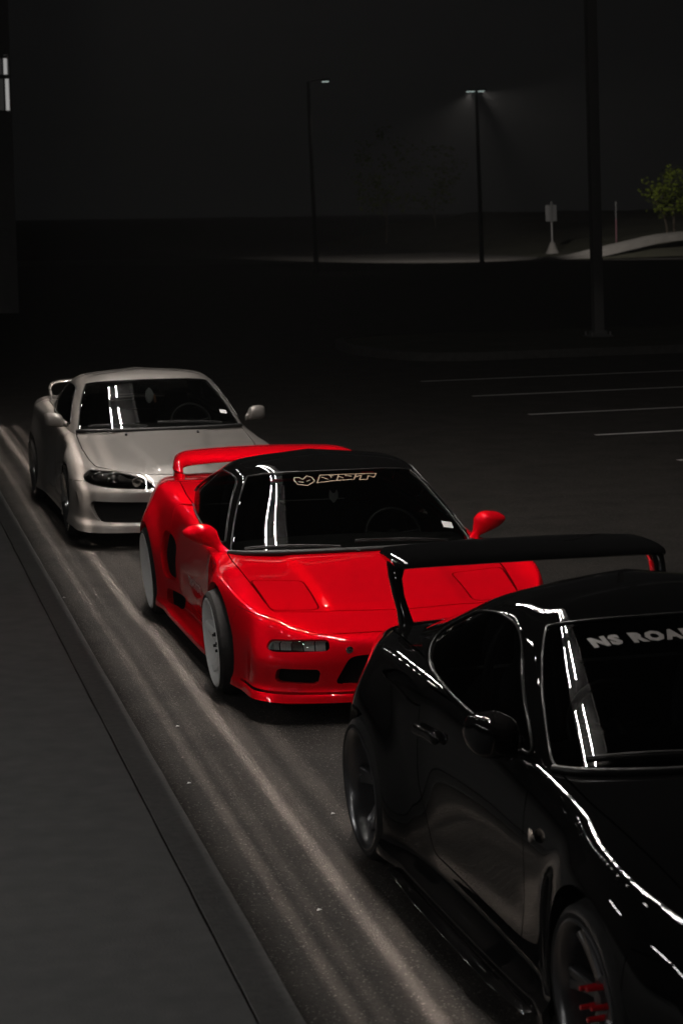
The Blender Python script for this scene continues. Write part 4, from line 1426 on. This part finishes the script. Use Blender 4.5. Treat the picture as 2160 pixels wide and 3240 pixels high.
# ---------------------------------------------------------------- the black car
def build_black():
    yb = [-1.275, -.88, -.5, 0, .5, .85, 1.275, 1.60]
    rows = rows_of([
        ([0, .42, .74, .91, .94, .93, .93, .935, .94, .94, .945, .955, .87, .75, .52, 0], [-2.25, -2.23, -2.14, -1.96, -1.73] + yb + [1.90, 2.04, 2.10], [.12, .12, .12, .12, .13, .16, .12, .12, .12, .12, .13, .18, .22, .24, .24, .24]),
        ([0, .41, .73, .90, .935, .93, .925, .93, .935, .935, .945, .96, .88, .76, .53, 0], [-2.24, -2.22, -2.13, -1.95, -1.725] + yb + [1.90, 2.05, 2.11], [.15, .15, .15, .15, .16, .19, .15, .145, .145, .145, .16, .22, .26, .28, .28, .28]),
        ([0, .40, .70, .87, .91, .93, .88, .865, .862, .87, .92, .962, .89, .77, .54, 0], [-2.19, -2.17, -2.08, -1.92, -1.71] + yb + [1.91, 2.06, 2.12], [.21, .21, .21, .21, .22, .25, .21, .2, .2, .2, .22, .28, .32, .34, .34, .34]),
        ([0, .40, .70, .865, .91, .935, .885, .865, .862, .875, .93, .965, .89, .77, .54, 0], [-2.19, -2.17, -2.07, -1.91, -1.70] + yb + [1.92, 2.07, 2.13], [.36, .36, .36, .36, .38, .42, .38, .37, .37, .38, .40, .45, .48, .48, .48, .48]),
        ([0, .40, .68, .84, .895, .93, .895, .878, .872, .88, .92, .945, .86, .75, .53, 0], [-2.17, -2.15, -2.04, -1.88, -1.68] + yb + [1.92, 2.06, 2.12], [.52, .52, .52, .53, .56, .61, .60, .60, .61, .62, .64, .67, .67, .66, .66, .66]),
        ([0, .39, .64, .79, .84, .865, .85, .845, .845, .855, .87, .865, .79, .68, .49, 0], [-2.12, -2.10, -1.98, -1.80, -1.61] + yb + [1.88, 1.99, 2.04], [.60, .60, .61, .645, .70, .775, .79, .80, .83, .86, .89, .91, .88, .86, .855, .855]),
        ([0, .33, .56, .70, .745, .765, .77, .775, .80, .805, .80, .77, .70, .60, .44, 0], [-2.05, -2.03, -1.9, -1.70, -1.52, -1.23, -.9, -.58, 0, .5, .85, 1.275, 1.60, 1.84, 1.93, 1.97], [.635, .64, .66, .70, .74, .795, .825, .845, .87, .90, .925, .94, .925, .90, .89, .89]),
        ([0, .2, .34, .42, .45, .46, .46, .46, .46, .46, .46, .44, .40, .34, .26, 0], [-1.93, -1.9, -1.78, -1.58, -1.44, -1.18, -.9, -.66, 0, .5, .85, 1.265, 1.55, 1.75, 1.83, 1.86], [.67, .675, .695, .73, .755, .80, .83, .855, .88, .91, .935, .95, .94, .92, .91, .91]),
        ([0] * 16, [-1.78, -1.75, -1.66, -1.5, -1.38, -1.15, -.92, -.7, 0, .5, .85, 1.25, 1.45, 1.6, 1.67, 1.7], [.70, .705, .718, .745, .765, .805, .838, .86, .885, .915, .94, .955, .945, .93, .92, .92]),
    ])
    gh = rows_of([
        ([0, .42, .70, .775, .81, .835, .835, .815, .76, .64, .4, 0], [-.74, -.71, -.62, -.55, -.45, -.1, .25, .65, 1.15, 1.6, 1.80, 1.86], [.83, .83, .83, .83, .83, .85, .87, .895, .90, .90, .90, .90]),
        ([0, .38, .61, .68, .71, .735, .735, .72, .65, .55, .36, 0], [-.32, -.30, -.23, -.17, -.09, .1, .35, .7, 1.1, 1.38, 1.55, 1.60], [1.05, 1.05, 1.045, 1.04, 1.04, 1.05, 1.06, 1.055, 1.02, .995, 1.0, 1.005]),
        ([0, .31, .49, .54, .57, .60, .60, .585, .53, .47, .3, 0], [.08, .09, .12, .15, .2, .33, .5, .72, .98, 1.08, 1.18, 1.22], [1.25, 1.245, 1.23, 1.215, 1.21, 1.215, 1.21, 1.18, 1.13, 1.115, 1.12, 1.125]),
        ([0, .26, .40, .44, .47, .49, .49, .48, .43, .39, .24, 0], [.2, .21, .23, .26, .3, .38, .5, .63, .78, .84, .90, .92], [1.29, 1.285, 1.275, 1.265, 1.26, 1.265, 1.26, 1.245, 1.22, 1.21, 1.22, 1.225]),
        ([0] * 12, [.32, .33, .34, .36, .39, .42, .5, .57, .62, .64, .66, .67], [1.308] * 12),
    ])
    axf, axr, zc, R = -1.275, 1.275, .315, .36
    hood = rnd([(0, -.69), (.45, -.66), (.755, -.565), (.765, -.9), (.755, -1.23), (.73, -1.52), (.69, -1.70), (.52, -1.88), (.3, -1.99), (0, -2.02), (-.3, -1.5), (-.3, -.7)], .03)
    door = rnd([(-.52, .86), (-.56, .55), (-.50, .24), (.50, .26), (.64, .52), (.66, .89)], .05)
    scoop = rnd([(1.19, .885), (.99, .868), (.77, .85), (.64, .862), (.62, .905), (.72, .935), (.84, .952)], .05)
    P = dict(axf=axf, axr=axr, zc=zc, R_arch=R, flare=.03, paint=M['black'], smooth=6,
             openings=[],
             panels=[
                 ('scoop_panel', f_yz(rnd([(1.16, .84), (.96, .825), (.76, .80), (.66, .805), (.62, .835), (.70, .865), (.84, .885), (1.0, .885)], .05), .6), None, dict(pair=True, offset=-.012)),
                 ('hood', lambda S: np.where(S.V[:, 2] > .6, sd_poly(np.abs(S.V[:, :2]) * np.array([1, -1]), hood), 1.0), None, dict(gap=.0042)),
                 ('door', f_yz(door, .55), None, dict(pair=True)),
                 ('front_bumper', lambda S: np.where(S.V[:, 1] < -1.3, np.maximum(S.V[:, 2] - .60, S.V[:, 1] + 1.60), 1.0), None, dict(gap=.002)),
             ],
             windshield=lambda S: np.where((S.UV[:, 0] < 3.6) & (S.V[:, 1] < .5), np.maximum.reduce([(S.UV[:, 0] - 2.92) * .1, (.10 - S.UV[:, 1]) * .3, (S.UV[:, 1] - 1.93) * .3]), 1.0),
             side_window=f_yz(rnd([(-.43, .862), (-.08, 1.04), (.13, 1.155), (.27, 1.198), (.48, 1.198), (.72, 1.160), (.96, 1.07), (1.06, 1.01), (1.0, .965), (.83, .925), (.54, .905), (.06, .88)], .06), .4),
             rear_window=lambda S: np.where((S.UV[:, 0] > 8) & (S.V[:, 1] > .6), np.maximum.reduce([(8.9 - S.UV[:, 0]) * .1, (.25 - S.UV[:, 1]) * .3, (S.UV[:, 1] - 1.9) * .3]), 1.0),
             side_glass=M['glass'], belt=.88, floor=.24, dash=(-.58, .865), seat_y=.42, seat_h=.74, steer=(-.37, -.12, .86), seal_r=.005)
    root, ws, sw, parts = make_car('sports_coupe', 'glossy black coupe with tall rear wing, nearest the camera', 'car', *CARS['black'], rows, gh, P)
    for s in (-1, 1):
        wheel(root, s * .935, axf, zc, s, .315, .255, .24, M['black_rim'], M['black_rim'], (6, .0, .10, .045, .035, .05), camber=.04, nut_mat=M['red_nut'], hub_out=.075)
        wheel(root, s * .955, axr, zc, s, .315, .255, .26, M['black_rim'], M['black_rim'], (6, .0, .10, .045, .035, .07), camber=.05, hub_out=.10)
    mirror_pair(root, [((.815, -.36, .905), (0, .03, 0), (0, 0, .022)), ((.835, -.37, .915), (0, .04, 0), (0, 0, .032)), ((.858, -.38, .930), (0, .065, 0), (0, 0, .070)), ((.90, -.39, .940), (0, .085, .01), (0, 0, .076)),
                       ((.955, -.385, .945), (0, .085, 0), (0, 0, .074)), ((.995, -.37, .947), (0, .07, 0), (0, 0, .060)), ((1.015, -.35, .95), (0, .02, 0), (0, 0, .02))], M['black'], p=3.4, n=28)
    # tall hoop wing
    wing(root, [(-.64, 1.95, 1.165), (-.60, 1.96, 1.178), (-.3, 1.97, 1.185), (0, 1.97, 1.187), (.3, 1.97, 1.185), (.60, 1.96, 1.178), (.64, 1.95, 1.165)], [.28, .34, .37, .37, .37, .34, .28], .17, M['black'], tilt=.12)
    for s in (-1, 1):
        V, F = loft([foil((s * x, y, z), c, .34, (0, 1, 0), (1, 0, 0)) for x, y, z, c in [(.60, 1.80, .86, .24), (.612, 1.84, .96, .17), (.625, 1.87, 1.03, .16), (.628, 1.91, 1.10, .18), (.612, 1.95, 1.165, .24), (.59, 1.96, 1.19, .22)]])
        obj('wing_strut', V, F, M['black'], root, 50)
    # flush door handle, side marker, side skirt blade
    for s in (-1, 1):
        h = empty('door_handle', (0, 0, 0), 0, root)
        V, F = egg([((s * .884, .40, .733), (0, .0, .012), (.006, 0, 0)), ((s * .892, .42, .733), (0, 0, .024), (.014, 0, 0)), ((s * .897, .53, .728), (0, 0, .020), (.012, 0, 0)), ((s * .902, .64, .722), (0, 0, .024), (.014, 0, 0)), ((s * .902, .66, .722), (0, 0, .010), (.006, 0, 0))], 4, 14, 2.4)
        obj('grip', V, F, M['black'], h, 60)
        V, F = egg([((s * .893, -.70, .668), (0, .004, 0), (0, 0, .006)), ((s * .897, -.685, .668), (.01, .012, 0), (0, 0, .022)), ((s * .894, -.66, .668), (.008, .012, 0), (0, 0, .024)), ((s * .888, -.64, .668), (0, .004, 0), (0, 0, .006))], 3, 12)
        obj('side_marker', V, F, M['amber'], root, 60)
        V, F = loft([foil((s * x, y, z), c, .10, (1, 0, 0), (0, 0, 1)) for x, y, z, c in [(.950, -.82, .115, .05), (.965, -.5, .108, .06), (.965, .4, .108, .06), (.955, .80, .115, .05)]])
        obj('side_skirt', V, F, M['black'], root, 50)
        V, F = loft([foil((s * x, y, z), c, .08, (0, 1, 0), (0, 0, 1)) for x, y, z, c in [(.89, -1.86, .36, .20), (.95, -1.84, .375, .16), (.985, -1.82, .40, .10)]])
        obj('bumper_canard', V, F, M['black'], root, 50)
    tw = bvh(ws)
    wiper(root, tw, [(.05, -.70, .87), (-.3, -.66, .90), (-.66, -.58, .875)])
    MB().tube(hermite(np.array([(-.77, -.55, .855), (-.70, -.625, .858), (-.42, -.71, .86), (0, -.74, .862), (.42, -.71, .86), (.70, -.625, .858), (.77, -.55, .855)]), 6), .014, 8).build('cowl_trim', M['seal'], root, 60)
    lettering(root, 'NS ROAD', .074, -.15, .005, 1.2, (-.44, -.038, 1.088), (1.12, 0, 0), (0, .86, .5), (0, .5, -.86), tw, M['grey_vinyl'], 'windshield_lettering')
    V, F = egg([((-.09, -.0, 1.12), (0, .008, 0), (0, 0, .015)), ((-.08, -.0, 1.12), (0, .014, 0), (0, 0, .028)), ((.08, -.0, 1.12), (0, .014, 0), (0, 0, .028)), ((.09, -.0, 1.12), (0, .008, 0), (0, 0, .015))], 3, 14, 3)
    obj('rear_view_mirror', V, F, M['plastic'], root, 60)
    # roll bar seen through the side glass
    MB().tube(hermite(np.array([(-.60, .72, .5), (-.60, .66, .90), (-.50, .62, 1.14), (0, .60, 1.20), (.50, .62, 1.14), (.60, .66, .90), (.60, .72, .5)]), 6), .02, 10).build('roll_bar', M['dark_metal'], root, 60)
    # paper on the dashboard
    return root


red_car = build_red()
silver_car = build_silver()
black_car = build_black()



# ------------------------------------------------------------------ background things
def lean(o, ax, ay):
    o.rotation_euler = (ax, ay, 0)
    return o


# tall square pole on the island
p = empty('light_pole', (14.6, 40.5, .14))
tag(p, 'tall dark unlit pole standing on the kerbed island at right', 'pole')
lean(p, 0, -.028)
MB().bbox(-.10, .10, -.10, .10, .02, 10.2, .012).build('shaft', M['pole'], p, 30)
m = MB().bbox(-.24, .24, -.24, .24, 0, .03, .008).bbox(-.15, .15, -.15, .15, .03, .12, .02)
m.build('base_plate', M['pole'], p, 30)
for sx in (-.19, .19):
    for sy in (-.19, .19):
        MB().tube([(sx, sy, .03), (sx, sy, .10)], .018, 6).build('anchor_bolt', M['post'], p, 60)
MB().bbox(-.5, .5, -.16, .16, 10.2, 10.34, .03).build('lamp_head', M['pole'], p, 30)


def street_lamp(name, label, loc, H, arms, ax=-.03, spot=None, head_e=6.0):
    r = empty(name, loc)
    tag(r, label, 'street lamp')
    lean(r, 0, ax)
    V, F = tube([(0, 0, 0), (0, 0, H * .5), (0, 0, H)], [.11, .09, .07], 10)
    obj('shaft', V, F, M['pole'], r, 60)
    MB().tube([(0, 0, 0), (0, 0, .25)], .15, 12).build('base', M['pole'], r, 40)
    for sx, L in arms:
        MB().tube([(0, 0, H - .02), (sx * L * .5, 0, H + .04), (sx * L, 0, H + .06)], .035, 8).build('arm', M['post'], r, 60)
        h = MB().bbox(min(sx * (L - .05), sx * (L + .30)), max(sx * (L - .05), sx * (L + .30)), -.12, .12, H + .0, H + .10, .03).build('lamp_head', M['pole'], r, 30)
        MB().box(min(sx * L, sx * (L + .36)), max(sx * L, sx * (L + .26)), -.09, .09, H - .03, H - .003).build('lens', emitter('lit_lens', (.82, 1.0, .94), head_e), h)
        if spot:
            ld = bpy.data.lights.new('lamp_light', 'SPOT')
            ld.energy = spot[0] if sx > 0 else spot[0] * 1.1
            ld.spot_size = math.radians(spot[1])
            ld.spot_blend = .6
            ld.shadow_soft_size = .12
            ld.color = (1.0, .93, .86)
            lo = bpy.data.objects.new('lamp_light', ld)
            COL.objects.link(lo)
            lo.parent = h
            lo.location = (sx * (L + .18), 0, H - .08)
            d = Vector(spot[2] if sx > 0 else spot[3]) - Vector((loc[0] + sx * L, loc[1], loc[2] + H))
            lo.rotation_euler = d.to_track_quat('-Z', 'Y').to_euler()
    return r


street_lamp('street_lamp', 'single arm street lamp glowing faintly left of centre', (19.7, 90, 0), 8.1, [(1, .62)], -.03, (30, 60, (19.6, 90, 0)), .55)
street_lamp('street_lamp', 'twin headed street lamp far off above the pale street', (28.6, 95, 0), 7.98, [(-1, .10), (1, .10)], -.03, (7000, 48, (43.8, 108.4, 2.8), (31.0, 113.5, 0)), .5)

# sign on a post with a concrete foot, seen from behind
r = empty('road_sign', (38.24, 113.5, .05))
tag(r, 'small rectangular sign on a post with concrete foot by the pale street', 'road sign')
lean(r, 0, -.03)
MB().tube([(0, 0, .5), (0, 0, 2.95)], .045, 8).build('post', M['post'], r, 60)
V, F = rounded_box((-.32, .05, 1.86), (.32, .065, 2.76), .02)
obj('sign_panel', V, F, M['sign_back'], r, 30)
MB().box(-.055, .055, -.05, .05, 1.80, 2.95).build('bracket', M['pole'], r)
V, F = lathe([(.75, .05), (.70, .12), (.35, .26), (.05, .40), (0, .42)], 20)
obj('foot', [(v[1], v[2], v[0]) for v in V], F, M['path'], r, 60)

r = empty('marker_post', (41.6, 112.5, 1.0))
tag(r, 'thin pink and white marker post behind the dark pole', 'post')
lean(r, 0, -.02)
MB().tube([(0, 0, -.3), (0, 0, 1.0)], .035, 8).build('lower_post', M['pink_post'], r, 60)
MB().tube([(0, 0, 1.0), (0, 0, 1.95)], .033, 8).build('upper_post', M['sign_back'], r, 60)


def tree(name, label, loc, H, crown_r, crown_z, nleaf, trunks, leaf=.11):
    r = empty(name, loc)
    tag(r, label, 'tree', 'trees beyond the lot')
    tips = []
    m = MB()
    for (dx, dy) in trunks:
        P = hermite(np.array([(dx, dy, -.2), (dx * 1.1, dy, crown_z * .35), (dx * 1.3 + random.uniform(-.1, .1), dy + random.uniform(-.1, .1), crown_z * .8), (dx * 1.8, dy * 1.4, crown_z * 1.15)]), 4)
        m.tube(P, np.linspace(.07, .03, len(P)), 8)
        for k in range(7):
            t = P[random.randrange(len(P) // 2, len(P))]
            a = random.uniform(0, 6.28)
            q = t + np.array([math.cos(a) * crown_r * .7, math.sin(a) * crown_r * .7, random.uniform(.2, .9) * (H - crown_z) * .6])
            mid = (t + q) / 2 + np.array([0, 0, .12])
            m.tube([t, mid, q], [.025, .016, .008], 5)
            tips += [q, mid]
    m.build('trunk', M['bark'], r, 60)
    V, F = [], []
    zc = (crown_z * .75 + H) / 2
    hz_ = (H - crown_z * .75) / 2
    clumps = []
    for k in range(34):
        v = RNG.normal(size=3)
        v /= np.linalg.norm(v)
        q = v * RNG.uniform(.35, 1.0) ** .5 * np.array([crown_r, crown_r, hz_])
        clumps.append(q + np.array([0, 0, zc]))
    clumps += [np.asarray(t) for t in tips]
    for k in range(nleaf):
        c = clumps[RNG.integers(len(clumps))]
        q = c + RNG.normal(size=3) * crown_r * .13
        a = RNG.normal(size=3)
        a /= np.linalg.norm(a)
        a[2] *= .5
        b = np.cross(a, RNG.normal(size=3))
        b /= np.linalg.norm(b) + 1e-9
        s = leaf * RNG.uniform(.6, 1.4)
        i = len(V)
        V += [q - a * s, q + b * s * .45, q + a * s, q - b * s * .45]
        F += [(i, i + 1, i + 2, i + 3)]
    c = obj('crown', V, F, M['leaf'], r)
    c['kind'] = 'stuff'
    return r


tree('young_tree', 'young lit tree with several thin trunks at the right edge', (44.0, 108.6, 1.0), 4.3, 1.35, 1.6, 1500, [(-.9, 0), (-.45, .2), (.3, 0)], .12)
tree('dim_tree', 'barely lit leafy tree behind the middle of the lot, left of pair', (38.0, 150, 0), 8.4, 2.4, 3.0, 700, [(0, 0)], .16)
tree('dim_tree', 'barely lit leafy tree near the twin headed lamp, right of pair', (42.2, 152, 0), 7.8, 2.0, 3.2, 500, [(0, 0)], .16)

# corner of the building at the far left
b = empty('building', (4.78, 60, 0))
tag(b, 'dark building corner with a lit window at the left edge', 'building')
m = MB()
m.box(-25, -.42, 0, 8, -.3, 5.5).box(-25, -.42, 0, 8, 7.05, 13).box(-.17, -.12, 0, 8, -.3, 13).box(-.42, -.17, 0, 8, -.3, 5.5).box(-.42, -.17, 0, 8, 7.05, 13).box(-25, -2.2, 0, 8, 5.5, 7.05)
m.build('wall', M['stucco'], b)
w = empty('window', (0, 0, 0), 0, b)
M['lit_pane'] = emitter('lit_pane', (1.0, .98, .95), .30)
M['dim_pane'] = emitter('dim_pane', (1.0, .98, .95), .012)
MB().box(-.27, -.175, .10, .12, 5.55, 6.40).build('pane', M['lit_pane'], w)
MB().box(-.30, -.20, .10, .12, 6.52, 6.95).build('pane', M['lit_pane'], w)
MB().box(-2.2, -.32, .10, .12, 5.55, 6.40).build('pane', M['dim_pane'], w)
MB().box(-2.2, -.32, .10, .12, 6.52, 6.95).build('pane', M['dim_pane'], w)
MB().box(-2.2, -.12, .02, .14, 6.41, 6.51).build('transom', M['stucco'], w)
MB().box(-.315, -.275, .02, .14, 5.5, 6.40).box(-.345, -.305, .02, .14, 6.52, 7.05).build('mullion', M['stucco'], w)
MB().box(-2.2, -.32, .02, .09, 6.99, 7.03).build('head_trim', M['path'], w)

# scraps lying on the asphalt
for k, (x, y) in enumerate([(1.62, 11.05), (1.42, 15.1), (1.50, 9.9), (2.05, 9.2), (1.70, 7.9)]):
    V = [(x + dx, y + dy, .006 + h) for dx, dy, h in [(-.010, -.004, 0), (.003, -.008, .004), (.011, .003, .001), (-.003, .007, .005)]]
    o = obj('litter_scrap', V + [(v[0], v[1], v[2] - .002) for v in V], [(0, 1, 2, 3), (7, 6, 5, 4), (0, 4, 5, 1), (1, 5, 6, 2), (2, 6, 7, 3), (3, 7, 4, 0)], M['ornament'])
    tag(o, ['tiny pale scrap on asphalt left of the red car front wheel', 'tiny pale scrap lying against the kerb beside the red car', 'tiny pale scrap near the kerb left of the black rear wheel',
            'tiny pale scrap close to the black rear wheel', 'tiny pale scrap on asphalt beside the black car skirt'][k], 'litter', 'scraps on the asphalt')


LIFT_DENSITY = 0.00036  # density of a scattering volume added to lift the blacks
if LIFT_DENSITY:
    V, F = MB().box(-320, 620, -70, 920, -1.0, 40).V, MB().box(-320, 620, -70, 920, -1.0, 40).F
    hz = obj('black_lift', V, F, mat('black_lift', (1, 1, 1)))
    hm = hz.data.materials[0]
    nt = hm.node_tree
    nt.nodes.clear()
    out = nt.nodes.new('ShaderNodeOutputMaterial')
    pv = nt.nodes.new('ShaderNodeVolumePrincipled')
    pv.inputs['Color'].default_value = (.95, .95, .95, 1)
    pv.inputs['Density'].default_value = LIFT_DENSITY
    nt.links.new(pv.outputs[0], out.inputs['Volume'])
    tag(hz, 'thin scattering volume added over the lot to lift the blacks', kind='stuff')
